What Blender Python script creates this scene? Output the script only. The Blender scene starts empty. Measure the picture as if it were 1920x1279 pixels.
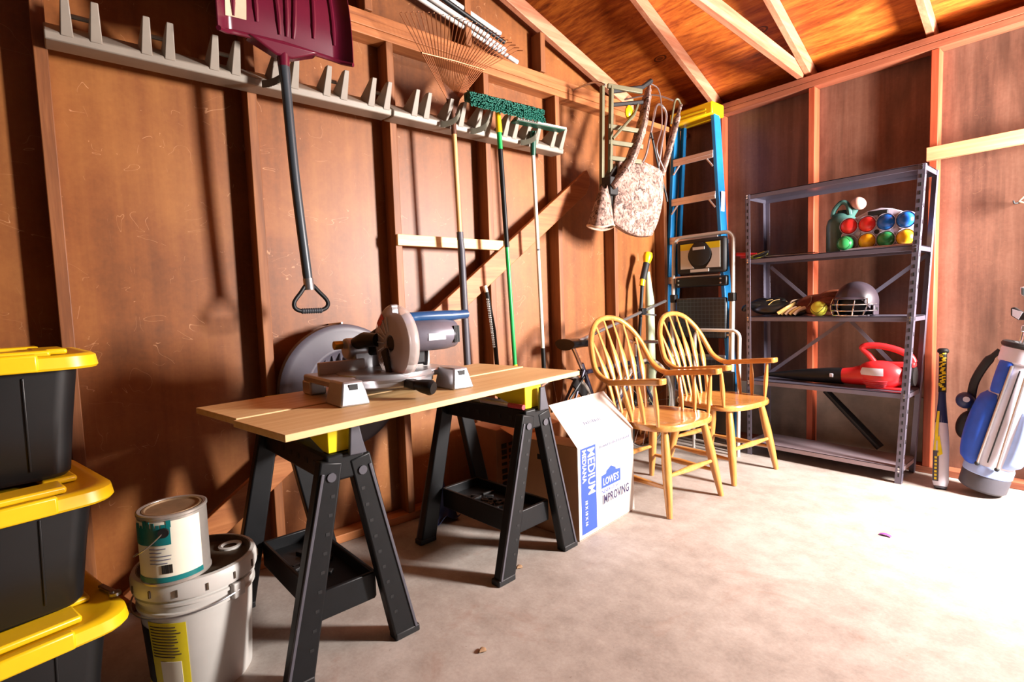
import bpy, bmesh, math, random
from mathutils import Vector as V, Matrix, Euler
random.seed(7)
SC = bpy.context.scene
COL = SC.collection
PI = math.pi

# ------------------------------------------------------------------ colours / materials
def lin(h):
    h = h.lstrip('#'); o = []
    for i in (0, 2, 4):
        c = int(h[i:i+2], 16) / 255
        o.append(c / 12.92 if c <= .04045 else ((c + .055) / 1.055) ** 2.4)
    return (*o, 1)

class N:
    """tiny node-tree writer"""
    def __init__(s, name):
        s.m = bpy.data.materials.new(name); s.m.use_nodes = True
        s.t = s.m.node_tree; s.n = s.t.nodes; s.l = s.t.links
        s.b = s.n['Principled BSDF']
        s.tc = None
    def add(s, t, **k):
        n = s.n.new(t)
        for a, v in k.items(): setattr(n, a, v)
        return n
    def link(s, a, b): s.l.new(a, b)
    def coord(s, scale=(1, 1, 1), rot=(0, 0, 0)):
        if s.tc is None: s.tc = s.add('ShaderNodeTexCoord')
        mp = s.add('ShaderNodeMapping')
        mp.inputs['Scale'].default_value = scale; mp.inputs['Rotation'].default_value = rot
        s.link(s.tc.outputs['Object'], mp.inputs['Vector'])
        return mp.outputs['Vector']
    def noise(s, vec, scale=5, detail=4, rough=.55, dist=0):
        n = s.add('ShaderNodeTexNoise')
        n.inputs['Scale'].default_value = scale; n.inputs['Detail'].default_value = detail
        n.inputs['Roughness'].default_value = rough; n.inputs['Distortion'].default_value = dist
        s.link(vec, n.inputs['Vector']); return n.outputs['Fac']
    def ramp(s, fac, stops):
        r = s.add('ShaderNodeValToRGB'); e = r.color_ramp.elements
        while len(e) < len(stops): e.new(.5)
        for i, (p, c) in enumerate(stops):
            e[i].position = p; e[i].color = c if len(c) == 4 else (*c, 1)
        s.link(fac, r.inputs['Fac']); return r.outputs['Color']
    def mix(s, fac, a, b, mode='MIX'):
        m = s.add('ShaderNodeMix', data_type='RGBA', blend_type=mode)
        if isinstance(fac, float) or isinstance(fac, int): m.inputs[0].default_value = fac
        else: s.link(fac, m.inputs[0])
        for i, x in ((6, a), (7, b)):
            if isinstance(x, tuple): m.inputs[i].default_value = x
            else: s.link(x, m.inputs[i])
        return m.outputs[2]
    def math(s, op, a, b=None, clamp=False):
        m = s.add('ShaderNodeMath', operation=op, use_clamp=clamp)
        for i, x in ((0, a), (1, b)):
            if x is None: continue
            if isinstance(x, (int, float)): m.inputs[i].default_value = x
            else: s.link(x, m.inputs[i])
        return m.outputs[0]
    def bump(s, h, strength=.3, dist=.01):
        b = s.add('ShaderNodeBump'); b.inputs['Strength'].default_value = strength
        b.inputs['Distance'].default_value = dist
        s.link(h, b.inputs['Height']); s.link(b.outputs['Normal'], s.b.inputs['Normal'])
    def base(s, c):
        if isinstance(c, tuple): s.b.inputs['Base Color'].default_value = c
        else: s.link(c, s.b.inputs['Base Color'])
    def set(s, **k):
        for a, v in k.items(): s.b.inputs[a.replace('_', ' ')].default_value = v
BW = lambda v: (v, v, v, 1)

def plain(name, hexc, rough=.5, metal=0, var=.12, vscale=12, bump=0, **k):
    m = N(name); c = lin(hexc)
    n = m.noise(m.coord(), vscale, 5, .6)
    d = tuple(x * (1 - var) for x in c[:3]) + (1,); e = tuple(min(1, x * (1 + var)) for x in c[:3]) + (1,)
    m.base(m.ramp(n, [(.3, d), (.7, e)])); m.set(Roughness=rough, Metallic=metal, **k)
    if bump: m.bump(n, bump, .004)
    return m.m

def wood(name, stops, axis='z', scale=14, stretch=.06, rough=.55, knots=True, coat=0, grain=.35, blot=.35):
    m = N(name)
    sc = {'x': (stretch, 1, 1), 'y': (1, stretch, 1), 'z': (1, 1, stretch)}[axis]
    v = m.coord(sc)
    n1 = m.noise(v, scale, 6, .6, .6); n2 = m.noise(v, scale * 5, 4, .6, .2)
    f = m.math('ADD', m.math('MULTIPLY', n1, 1 - grain), m.math('MULTIPLY', n2, grain))
    c = m.ramp(f, [(p, lin(h)) for p, h in stops])
    b = m.noise(m.coord(), 2.2, 3, .6)
    c = m.mix(m.math('MULTIPLY', m.ramp(b, [(.42, BW(0)), (.75, BW(1))]), blot), c, lin(stops[0][1]))
    if knots:
        vo = m.add('ShaderNodeTexVoronoi'); vo.inputs['Scale'].default_value = 5
        m.link(m.coord(tuple(1 if q == 1 else .35 for q in sc)), vo.inputs['Vector'])
        k = m.ramp(vo.outputs['Distance'], [(.05, BW(1)), (.1, BW(0))])
        c = m.mix(m.math('MULTIPLY', k, .6), c, lin('#3a1a0c'))
    m.base(c); m.set(Roughness=rough)
    if coat: m.set(Coat_Weight=coat, Coat_Roughness=.12)
    m.bump(f, .18, .003)
    return m.m

def panel_mat(name, dark, midc, light, streak=.35, scratch=.34, stain=None):
    """sheet siding seen from inside: mottled, faint vertical streaks, scratches, old stains"""
    m = N(name)
    v = m.coord()
    n1 = m.noise(v, 1.6, 6, .62, .4); n2 = m.noise(m.coord((6, 6, .25)), 2.6, 5, .6)
    n3 = m.noise(v, 60, 3, .6)
    f = m.math('ADD', m.math('MULTIPLY', n1, 1 - streak), m.math('MULTIPLY', n2, streak))
    f = m.math('ADD', m.math('MULTIPLY', f, .88), m.math('MULTIPLY', n3, .12))
    c = m.ramp(f, [(.34, lin(dark)), (.5, lin(midc)), (.66, lin(light))])
    # scratches: thin level-set of warped noise, broken up by another noise
    def thin(sc, seed, w):
        q = m.noise(m.coord(sc, (seed, seed * .7, seed * 1.3)), 3.2, 2, .5, 1.2)
        a = m.math('ABSOLUTE', m.math('SUBTRACT', q, .5))
        return m.math('LESS_THAN', a, w)
    s1 = m.math('MULTIPLY', thin((1, 1, 2.5), .4, .0016), m.math('GREATER_THAN', m.noise(v, 7, 2), .56))
    s2 = m.math('MULTIPLY', thin((2, 2, .8), 1.7, .0014), m.math('GREATER_THAN', m.noise(m.coord((1, 1, 1), (1, 2, 0)), 9, 2), .58))
    sp = m.math('GREATER_THAN', m.noise(v, 38, 3, .7), .735)
    s = m.math('MULTIPLY', m.math('ADD', m.math('ADD', s1, s2), sp, True), scratch)
    c = m.mix(s, c, lin('#f0b88a'))
    if stain:
        st = m.ramp(m.noise(m.coord((2.5, 2.5, .5)), 1.7, 5, .6, .5), [(.5, BW(0)), (.66, BW(1))])
        c = m.mix(m.math('MULTIPLY', st, .6), c, lin(stain))
    m.base(c); m.set(Roughness=.48)
    m.bump(f, .12, .004)
    return m.m

M = {}
M['wall'] = panel_mat('hardboard', '#623616', '#874e22', '#9e642f')
M['darkwall'] = plain('low_bounce_boards', '#3a2a20', .8)  # unseen right and front walls, coloured dark to cut bounced light
M['backwall'] = panel_mat('weathered_panel', '#54352a', '#744e3e', '#8a6452', .6, .08, '#3a251c')
M['stud'] = wood('stud_pine', [(.3, '#5e341a'), (.5, '#86502a'), (.7, '#a86c3e')], 'z')
M['studback'] = wood('stud_redwood', [(.3, '#7c3018'), (.5, '#a64828'), (.7, '#bc6040')], 'z')
M['plate'] = wood('plate_pine', [(.3, '#7a4222'), (.5, '#a96636'), (.7, '#c8834e')], 'y', 16)
M['plateback'] = wood('plate_redwood', [(.3, '#6e3a26'), (.5, '#96543a'), (.7, '#b0694a')], 'x', 16)
M['rafter'] = wood('rafter_pine', [(.3, '#96543a'), (.5, '#bc7c5c'), (.7, '#d29c7c')], 'y', 16)
M['batten'] = wood('batten_pine', [(.3, '#d9a765'), (.5, '#efc78a'), (.7, '#f8dcae')], 'y', 16, blot=.1)
M['battenx'] = wood('batten_fir', [(.3, '#d08a5c'), (.5, '#e6a577'), (.7, '#f0bd92')], 'x', 16, blot=.1)
M['board'] = wood('plank_pine', [(.3, '#c99a62'), (.5, '#dcb57c'), (.7, '#e8c896')], 'y', 12, .05, .5, False, blot=.15)
M['oak'] = wood('honey_oak', [(.25, '#a4602a'), (.5, '#c88844'), (.75, '#dca662')], 'z', 18, .08, .28, False, .5, blot=.1)
M['oakx'] = wood('honey_oak_seat', [(.25, '#a4602a'), (.5, '#c88844'), (.75, '#dca662')], 'x', 18, .06, .25, False, .6, blot=.1)

def sheath():
    m = N('roof_plywood')
    v = m.coord((.12, 1, 1)); n1 = m.noise(v, 9, 7, .7, 1.1); n2 = m.noise(m.coord((.2, 1.2, 1.2)), 34, 4, .7, .5)
    f = m.math('ADD', m.math('MULTIPLY', n1, .6), m.math('MULTIPLY', n2, .4))
    c = m.ramp(f, [(.33, lin('#4a1c06')), (.46, lin('#a24a16')), (.58, lin('#d67428')), (.72, lin('#ec9c48'))])
    b = m.ramp(m.noise(m.coord((.5, 1, 1)), 1.3, 4, .6), [(.45, BW(0)), (.7, BW(1))])
    c = m.mix(m.math('MULTIPLY', b, .45), c, lin('#7e3410'))
    # football patches: dark ovals with a ring
    sep = m.add('ShaderNodeSeparateXYZ'); m.link(m.coord(), sep.inputs[0])
    for (x, y) in ((-2.02, 3.02), (-2.3, 3.45), (-1.62, 3.55), (-1.1, 2.9), (-.5, 3.4), (-1.75, 2.4)):
        dx = m.math('DIVIDE', m.math('SUBTRACT', sep.outputs[0], x), .05)
        dy = m.math('DIVIDE', m.math('SUBTRACT', sep.outputs[1], y), .024)
        r = m.math('SQRT', m.math('ADD', m.math('MULTIPLY', dx, dx), m.math('MULTIPLY', dy, dy)))
        ring = m.math('ADD', m.math('LESS_THAN', m.math('ABSOLUTE', m.math('SUBTRACT', r, .9)), .14), m.math('MULTIPLY', m.math('LESS_THAN', r, .5), .7), True)
        c = m.mix(m.math('MULTIPLY', ring, .8), c, lin('#34140a'))
    m.base(c); m.set(Roughness=.5); m.bump(f, .15, .004)
    return m.m
M['sheath'] = sheath()

def concrete():
    m = N('concrete'); v = m.coord()
    n1 = m.noise(v, 1.1, 7, .65, .3); n2 = m.noise(v, 9, 6, .7); n3 = m.noise(v, 90, 3, .7)
    f = m.math('ADD', m.math('ADD', m.math('MULTIPLY', n1, .5), m.math('MULTIPLY', n2, .35)), m.math('MULTIPLY', n3, .15))
    c = m.ramp(f, [(.33, lin('#7c7068')), (.48, lin('#9e938a')), (.62, lin('#b6aca4'))])
    st = m.ramp(m.noise(v, 3.2, 6, .7, .8), [(.56, BW(0)), (.7, BW(1))])
    c = m.mix(m.math('MULTIPLY', st, .35), c, lin('#8a5f48'))
    q = m.noise(m.coord((1, 1, 1), (0, 0, .5)), 1.0, 3, .5, .6)
    cr = m.math('MULTIPLY', m.math('LESS_THAN', m.math('ABSOLUTE', m.math('SUBTRACT', q, .5)), .0009), m.math('GREATER_THAN', n1, .45))
    sp = m.math('GREATER_THAN', m.noise(v, 26, 3, .7), .72)
    c = m.mix(m.math('MULTIPLY', sp, .45), c, lin('#5e4638'))
    m.base(c); m.set(Roughness=.62); m.bump(f, .15, .006)
    return m.m
M['floor'] = concrete()
M['stem'] = plain('stem_wall_concrete', '#84786e', .8, 0, .3, 6, .5)
M['black'] = plain('black_plastic', '#111214', .45, 0, .2, 20, .05, Specular_IOR_Level=.3)
M['blackmatt'] = plain('black_matt', '#0e0e10', .6, 0, .2, 20)
M['bin'] = plain('bin_plastic', '#161617', .38, 0, .12, 8, .04)
M['yellow'] = plain('yellow_plastic', '#f2c213', .35, 0, .06, 10)
M['yellow2'] = plain('yellow_bracket', '#f0d400', .4, 0, .05, 10)
M['rack'] = plain('grey_rack_plastic', '#8c8276', .5, 0, .08, 12)
M['rubber'] = plain('grip_rubber', '#6f6b5c', .6, 0, .1, 12)
M['maroon'] = plain('maroon_plastic', '#5c1228', .26, 0, .1, 6)
M['tan'] = plain('paper_tan', '#c8a88c', .6)
M['handle'] = plain('dark_handle', '#3a4046', .38, .2, .1, 10)
M['steel'] = plain('steel', '#b9b6b8', .3, .9, .06, 10)
M['chrome'] = plain('chrome', '#d8d8da', .18, 1, .03, 10)
M['alu'] = plain('aluminium', '#d0c8c8', .35, .75, .06, 14)
M['galv'] = plain('grey_shelf_steel', '#716c7c', .38, .55, .08, 10)
M['shelfpan'] = plain('shelf_panel_steel', '#a08f96', .45, .35, .08, 6)
M['copper'] = plain('rake_tine', '#8a5230', .4, .6, .1, 30)
M['ferrule'] = plain('brown_ferrule', '#5a3320', .45)
M['tanpole'] = wood('tan_pole', [(.3, '#b98a50'), (.5, '#d6ab6e'), (.7, '#e6c48c')], 'z', 20, .05, .45, False)
M['whitepole'] = plain('white_pole', '#e6dccb', .35, 0, .05)
M['green'] = plain('green_paint', '#17a24e', .35)
M['teal'] = plain('teal_bristle', '#0f6656', .7, 0, .3, 60, .3)
M['dgreen'] = plain('dark_green', '#0f4a38', .45)
M['greypole'] = plain('grey_grip', '#4c4a52', .5, .1)
M['pale'] = plain('pale_green', '#b3bf9c', .5)
M['blue'] = plain('ladder_blue', '#1c78b4', .42, 0, .1, 14)
M['navy'] = plain('navy', '#1d2b55', .5)
M['sawblue'] = plain('saw_blue', '#1a4a7a', .3)
M['white'] = plain('white_plastic', '#c6c2bc', .4, 0, .04)
M['offwhite'] = plain('bag_white', '#d4d0dc', .55, 0, .05)
M['bagblue'] = plain('bag_blue', '#1f52c4', .55, 0, .12, 20)
M['bagpale'] = plain('bag_pale_blue', '#9db4e4', .55)
M['red'] = plain('red_plastic', '#d2262a', .3, 0, .08)
M['redgrip'] = plain('red_grip', '#c8404a', .45)
M['ballred'] = plain('ball_red', '#e0322e', .28)
M['ballblue'] = plain('ball_blue', '#1d62c0', .28)
M['ballgreen'] = plain('ball_green', '#2f8a4c', .28)
M['ballyellow'] = plain('ball_yellow', '#f2b81e', .28)
M['softball'] = plain('softball_yellow', '#c9c23a', .6)
M['carrier'] = plain('carrier_grey', '#c9c0d2', .45)
M['jug'] = plain('jug_green', '#3b5e58', .35)
M['pink'] = plain('pink_cap', '#e4a494', .45)
M['helmet'] = plain('helmet_dark', '#3a3038', .42, .1)
M['leather'] = plain('brown_leather', '#8c4c34', .5, 0, .3, 25, .3)
M['dleather'] = plain('black_leather', '#1c1a16', .42, 0, .3, 25, .2)
M['tanleather'] = plain('tan_leather', '#c09a58', .5, 0, .2, 25)
M['olive'] = plain('olive_steel', '#6e6a52', .45, .3)
M['brass'] = plain('brass', '#b09032', .4, .8)
M['card'] = plain('cardboard', '#b5835c', .7, 0, .06, 10)
M['cardwhite'] = plain('white_cardboard', '#d8cec4', .6, 0, .04, 6)
M['cardink'] = plain('box_blue_ink', '#2c4a98', .6, 0, .04)
M['cardgrey'] = plain('box_grey_ink', '#66667a', .6, 0, .04)
M['cardpurple'] = plain('box_purple_ink', '#2a1e48', .6, 0, .04)
M['canpaint'] = plain('teal_paint', '#0e6f70', .3, 0, .1, 20)
M['canmetal'] = plain('can_steel', '#b8b0a8', .35, .6)
M['canlid'] = plain('can_lid_rust', '#9a7e60', .5, .4, .25, 14)
M['paper'] = plain('label_paper', '#e6e0cc', .6, 0, .04)
M['labelyellow'] = plain('label_yellow', '#dcc81c', .5, 0, .05)
M['dirt'] = plain('dried_mud', '#4b3c2c', .8, 0, .4, 20, .5)
M['lidgrey'] = plain('lid_charcoal', '#4e4a54', .45, 0, .1, 8)
M['tyre'] = plain('tyre', '#8e857c', .6)
M['bikeframe'] = plain('bike_frame', '#2c2a3c', .3, .3)
M['purple'] = plain('purple_scrap', '#8a4a9a', .6)
M['chipwood'] = plain('chip', '#9a7a5a', .7)
M['carton'] = plain('brown_carton', '#8e5a38', .7, 0, .1)
M['saddle'] = plain('saddle_black', '#0c0d0f', .25)
M['ink'] = plain('black_ink', '#151515', .5)
M['inkgold'] = plain('yellow_ink', '#e6cf1e', .45)
M['castgrey'] = plain('cast_aluminium', '#b4b4b8', .35, .7, .06)
M['motor'] = plain('motor_grey', '#6e6a76', .4, .2)
M['darkgreen'] = plain('green_cloth', '#2a6a3a', .6)

def camo():
    m = N('camo_cloth'); v = m.coord()
    n1 = m.noise(v, 22, 4, .65, 1.5); n2 = m.noise(m.coord((1, 1, .5), (.3, 0, 0)), 40, 4, .7, 1.8)
    c = m.ramp(n1, [(.36, lin('#5c443c')), (.48, lin('#927468')), (.6, lin('#ae9286'))])
    c = m.mix(m.ramp(n2, [(.54, BW(0)), (.60, BW(1))]), c, lin('#3a2620'))
    m.base(c); m.set(Roughness=.8); m.bump(n2, .3, .004); return m.m
M['camo'] = camo()
def clear():
    m = N('clear_guard')
    m.base(lin('#dccac4')); m.set(Roughness=.22, Alpha=.42)
    return m.m
M['clear'] = clear()
def gridmat():
    m = N('black_grid_step'); 
    br = m.add('ShaderNodeTexBrick'); m.link(m.coord((1, 1, 1), (PI/2, 0, 0)), br.inputs['Vector'])
    br.inputs['Scale'].default_value = 34; br.offset = 0; br.inputs['Brick Width'].default_value = 1; br.inputs['Row Height'].default_value = 1
    br.inputs['Mortar Size'].default_value = .06
    br.inputs['Color1'].default_value = lin('#1b2024'); br.inputs['Color2'].default_value = lin('#1e2428'); br.inputs['Mortar'].default_value = lin('#3a4248')
    m.base(br.outputs['Color']); m.set(Roughness=.45); return m.m
M['grid'] = gridmat()

# ------------------------------------------------------------------ geometry helpers (all in world coordinates)
class B:
    def __init__(s): s.bm = bmesh.new(); s.T = Matrix.Identity(4)
    def v(s, p): return s.bm.verts.new(s.T @ V(p))
    def f(s, vs):
        try: return s.bm.faces.new(vs)
        except ValueError: return None
    def hexa(s, P):
        q = [s.v(p) for p in P]
        for a in ((0, 3, 2, 1), (4, 5, 6, 7), (0, 1, 5, 4), (1, 2, 6, 5), (2, 3, 7, 6), (3, 0, 4, 7)): s.f([q[i] for i in a])
        return s
    def box(s, lo, hi):
        x0, y0, z0 = lo; x1, y1, z1 = hi
        return s.hexa([(x0, y0, z0), (x1, y0, z0), (x1, y1, z0), (x0, y1, z0), (x0, y0, z1), (x1, y0, z1), (x1, y1, z1), (x0, y1, z1)])
    def cbox(s, c, d, R=None):
        c = V(c); R = R or Matrix.Identity(3); h = V(d) / 2
        return s.hexa([c + R @ V((sx * h.x, sy * h.y, sz * h.z)) for sz in (-1, 1) for sx, sy in ((-1, -1), (1, -1), (1, 1), (-1, 1))])
    def bar(s, p0, p1, w, t, hint=(0, 0, 1), w1=None, t1=None):
        """board from p0 to p1: w along the hint, t across it"""
        p0, p1 = V(p0), V(p1); d = (p1 - p0).normalized(); h = V(hint)
        n = d.cross(h).normalized(); u = n.cross(d).normalized()
        w1 = w if w1 is None else w1; t1 = t if t1 is None else t1
        P = []
        for p, a, b in ((p0, w, t), (p1, w1, t1)):
            for su, sn in ((-1, -1), (1, -1), (1, 1), (-1, 1)): P.append(p + u * su * a / 2 + n * sn * b / 2)
        return s.hexa(P)
    def prism(s, pts, vec):
        vec = V(vec); a = [s.v(p) for p in pts]; b = [s.v(V(p) + vec) for p in pts]
        s.f(a[::-1]); s.f(b)
        k = len(a)
        for i in range(k): s.f([a[i], a[(i + 1) % k], b[(i + 1) % k], b[i]])
        return s
    def tube(s, pts, r, n=8, closed=False, flat=1.0, hint=None):
        pts = [V(p) for p in pts]; k = len(pts)
        rr = r if isinstance(r, (list, tuple)) else [r] * k
        rings = []; u = None
        for i, p in enumerate(pts):
            if closed: d = (pts[(i + 1) % k] - pts[i - 1])
            else: d = pts[min(i + 1, k - 1)] - pts[max(i - 1, 0)]
            d.normalize()
            if u is None:
                h = V(hint) if hint else (V((0, 0, 1)) if abs(d.z) < .9 else V((1, 0, 0)))
                u = (h - d * h.dot(d)).normalized()
            else:
                u = (u - d * u.dot(d)).normalized()
            w = d.cross(u)
            rings.append([s.v(p + (u * math.cos(2 * PI * j / n) + w * math.sin(2 * PI * j / n) * flat) * rr[i]) for j in range(n)])
        m = k if closed else k - 1
        for i in range(m):
            a, b = rings[i], rings[(i + 1) % k]
            for j in range(n): s.f([a[j], a[(j + 1) % n], b[(j + 1) % n], b[j]])
        if not closed: s.f(rings[0][::-1]); s.f(rings[-1])
        return s
    def cyl(s, p0, p1, r, r1=None, n=16): return s.tube([p0, p1], [r, r if r1 is None else r1], n)
    def lathe(s, prof, o, axis=(0, 0, 1), n=32, arc=None):
        o = V(o); ax = V(axis).normalized(); h = V((0, 0, 1)) if abs(ax.z) < .9 else V((1, 0, 0))
        u = (h - ax * h.dot(ax)).normalized(); w = ax.cross(u); rings = []
        for r, z in prof:
            if r < 1e-6: rings.append([s.v(o + ax * z)])
            else: rings.append([s.v(o + ax * z + (u * math.cos(2 * PI * j / n) + w * math.sin(2 * PI * j / n)) * r) for j in range(n)])
        for a, b in zip(rings, rings[1:]):
            for j in range(n):
                j2 = (j + 1) % n
                if len(a) == 1 and len(b) == 1: continue
                if len(a) == 1: s.f([a[0], b[j2], b[j]])
                elif len(b) == 1: s.f([a[j], a[j2], b[0]])
                else: s.f([a[j], a[j2], b[j2], b[j]])
        return s
    def ell(s, c, r, n=20, m=12, R=None):
        c = V(c); r = (r, r, r) if isinstance(r, (int, float)) else r; R = R or Matrix.Identity(3); rings = []
        for i in range(m + 1):
            t = PI * i / m
            if i in (0, m): rings.append([s.v(c + R @ V((0, 0, r[2] * math.cos(t))))])
            else: rings.append([s.v(c + R @ V((r[0] * math.sin(t) * math.cos(2 * PI * j / n), r[1] * math.sin(t) * math.sin(2 * PI * j / n), r[2] * math.cos(t)))) for j in range(n)])
        for a, b in zip(rings, rings[1:]):
            for j in range(n):
                j2 = (j + 1) % n
                if len(a) == 1: s.f([a[0], b[j], b[j2]])
                elif len(b) == 1: s.f([a[j], b[0], a[j2]])
                else: s.f([a[j], b[j], b[j2], a[j2]])
        return s
    def grid(s, fn, nu, nv, th=None):
        """surface fn(u,v) in [0,1]^2; th = thickness along its normal (closed shell)"""
        P = [[V(fn(i / nu, j / nv)) for j in range(nv + 1)] for i in range(nu + 1)]
        A = [[s.v(p) for p in row] for row in P]
        def quads(A, flip):
            for i in range(nu):
                for j in range(nv):
                    q = [A[i][j], A[i + 1][j], A[i + 1][j + 1], A[i][j + 1]]
                    s.f(q[::-1] if flip else q)
        quads(A, False)
        if th:
            Nn = [[None] * (nv + 1) for _ in range(nu + 1)]
            for i in range(nu + 1):
                for j in range(nv + 1):
                    a = P[min(i + 1, nu)][j] - P[max(i - 1, 0)][j]; b = P[i][min(j + 1, nv)] - P[i][max(j - 1, 0)]
                    Nn[i][j] = a.cross(b).normalized()
            C = [[s.v(P[i][j] - Nn[i][j] * th) for j in range(nv + 1)] for i in range(nu + 1)]
            quads(C, True)
            for i in range(nu):
                s.f([A[i + 1][0], A[i][0], C[i][0], C[i + 1][0]]); s.f([A[i][nv], A[i + 1][nv], C[i + 1][nv], C[i][nv]])
            for j in range(nv):
                s.f([A[0][j], A[0][j + 1], C[0][j + 1], C[0][j]]); s.f([A[nu][j + 1], A[nu][j], C[nu][j], C[nu][j + 1]])
        return s

def thing(name, label, cat, loc=(0, 0, 0), rotz=0, group=None):
    o = bpy.data.objects.new(name, None); COL.objects.link(o)
    o.empty_display_size = .05
    o.location = loc; o.rotation_euler = (0, 0, rotz); o['label'] = label; o['category'] = cat
    if group: o['group'] = group
    return o
def root_of(p):
    while p.parent: p = p.parent
    return p
def wm(o): return Matrix.Translation(o.location) @ o.rotation_euler.to_matrix().to_4x4()
def part(name, b, mat, parent=None, bevel=0, label=None, ang=35, local=False, seg=2, sub=0):
    bm = b.bm
    bmesh.ops.recalc_face_normals(bm, faces=bm.faces)
    if parent is not None and not local: bm.transform(wm(root_of(parent)).inverted())
    me = bpy.data.meshes.new(name); bm.to_mesh(me); bm.free()
    for p in me.polygons: p.use_smooth = True
    try: me.set_sharp_from_angle(angle=math.radians(ang))
    except Exception: pass
    me.materials.append(M[mat] if isinstance(mat, str) else mat)
    o = bpy.data.objects.new(name, me); COL.objects.link(o)
    if parent is not None: o.parent = parent
    if bevel:
        m = o.modifiers.new('bevel', 'BEVEL'); m.width = bevel; m.segments = seg; m.limit_method = 'ANGLE'; m.angle_limit = math.radians(40)
    if sub:
        m = o.modifiers.new('sub', 'SUBSURF'); m.levels = sub; m.render_levels = sub
    if label: o['label'] = label
    return o
def solo(name, b, mat, label, cat, origin, bevel=0, group=None, **k):
    """a thing that is one mesh: origin moved to its base"""
    b.bm.transform(Matrix.Translation(-V(origin)))
    o = part(name, b, mat, None, bevel, **k); o.location = origin
    o['label'] = label; o['category'] = cat
    if group: o['group'] = group
    return o
def struct(name, b, mat, bevel=0, **k):
    o = part(name, b, mat, None, bevel, **k); o['kind'] = 'structure'; return o
def dup(root, loc=None, rotz=None, label=None):
    r = root.copy(); COL.objects.link(r)
    if loc is not None: r.location = loc
    if rotz is not None: r.rotation_euler = (0, 0, rotz)
    if label: r['label'] = label
    for ch in list(root.children):
        c = ch.copy(); COL.objects.link(c); c.parent = r
        for g in list(ch.children):
            d = g.copy(); COL.objects.link(d); d.parent = c
    return r
def text_b(s, size, origin, xdir, ydir, depth=.0006, bold=0.0, align='LEFT', squash=1.0):
    """writing as a mesh lying in the plane of xdir, ydir"""
    cu = bpy.data.curves.new('writing', 'FONT'); cu.body = s; cu.size = size; cu.extrude = depth; cu.offset = bold; cu.align_x = align
    cu.resolution_u = 2
    ob = bpy.data.objects.new('writing', cu); COL.objects.link(ob)
    me = bpy.data.meshes.new_from_object(ob)
    COL.objects.unlink(ob); bpy.data.objects.remove(ob); bpy.data.curves.remove(cu)
    x, y = V(xdir).normalized(), V(ydir).normalized(); z = x.cross(y)
    T = Matrix((( x.x * squash, y.x, z.x, origin[0]), (x.y * squash, y.y, z.y, origin[1]), (x.z * squash, y.z, z.z, origin[2]), (0, 0, 0, 1)))
    b = B(); b.bm.from_mesh(me); b.bm.transform(T); bpy.data.meshes.remove(me)
    return b
def lerp(a, b, t): return V(a) * (1 - t) + V(b) * t
def smooth_path(pts, n=6, closed=False):
    """Catmull-Rom through pts"""
    P = [V(p) for p in pts]; k = len(P); out = []
    rng = range(k if closed else k - 1)
    for i in rng:
        if closed: p0, p1, p2, p3 = P[i - 1], P[i], P[(i + 1) % k], P[(i + 2) % k]
        else: p0, p1, p2, p3 = P[max(i - 1, 0)], P[i], P[i + 1], P[min(i + 2, k - 1)]
        for j in range(n):
            t = j / n
            out.append(.5 * ((2 * p1) + (p2 - p0) * t + (2 * p0 - 5 * p1 + 4 * p2 - p3) * t * t + (3 * p1 - p0 - 3 * p2 + p3) * t ** 3))
    if not closed: out.append(P[-1])
    return out
# ================================================================== THE SETTING
WX, FX = -2.46, -2.37          # left wall: panel face, stud face
YB, FB = 3.944, 3.855          # back wall: panel face, stud face
ZR = lambda y: 2.66 + .45 * (3.86 - y)      # underside of the roof boards
ZG = lambda y: 2.57 + .327 * (3.11 - y)     # top of the gable rafter
RIDGE = -.6
tn = [0]
def trim(b, mat, bevel=.003):
    tn[0] += 1
    return struct('trim_%d' % tn[0], b, mat, bevel)

struct('floor', B().box((-3.3, -2.5, -.1), (1.6, 4.5, 0)), 'floor')
b = B(); b.prism([(WX, y, z) for y, z in ((-2.2, 0), (YB, 0), (YB, 2.45), (3.2, 2.45), (3.2, ZG(3.2) - .03), (RIDGE, ZG(RIDGE) - .03), (-2.2, 3.2))], (-.04, 0, 0))
struct('wall_left', b, 'wall')
struct('wall_back', B().box((-2.5, YB, 0), (1.2, YB + .04, 2.5)), 'backwall')
# right wall with the open side doorway that lets the daylight in
DY0, DY1, DZ1, RX = 3.02, 3.74, 2.03, 1.15
b = B(); b.box((RX, -2.2, 0), (RX + .1, DY0, 2.6)); b.box((RX, DY1, 0), (RX + .1, YB + .04, 2.6)); b.box((RX, DY0, DZ1), (RX + .1, DY1, 2.6))
b.prism([(RX, y, z) for y, z in ((-2.2, 2.6), (YB, 2.6), (RIDGE, 4.64))], (.1, 0, 0))
struct('wall_right', b, 'darkwall')
b = B(); b.box((RX - .015, DY0 - .07, 0), (RX + .115, DY0, DZ1 + .07)); b.box((RX - .015, DY1, 0), (RX + .115, DY1 + .07, DZ1 + .07)); b.box((RX - .015, DY0, DZ1), (RX + .115, DY1, DZ1 + .07))
trim(b, 'battenx')
struct('wall_front', B().box((-2.5, -2.24, 0), (1.25, -2.2, 3.95)), 'darkwall')
b = B(); b.prism([(-3.2, y, z) for y, z in ((4.42, ZR(4.42)), (RIDGE, ZR(RIDGE)), (-2.5, ZR(RIDGE) - .45 * 1.9), (-2.5, ZR(RIDGE) - .45 * 1.9 + .02), (RIDGE, ZR(RIDGE) + .02), (4.42, ZR(4.42) + .02))], (4.7, 0, 0))
struct('ceiling', b, 'sheath')
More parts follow.
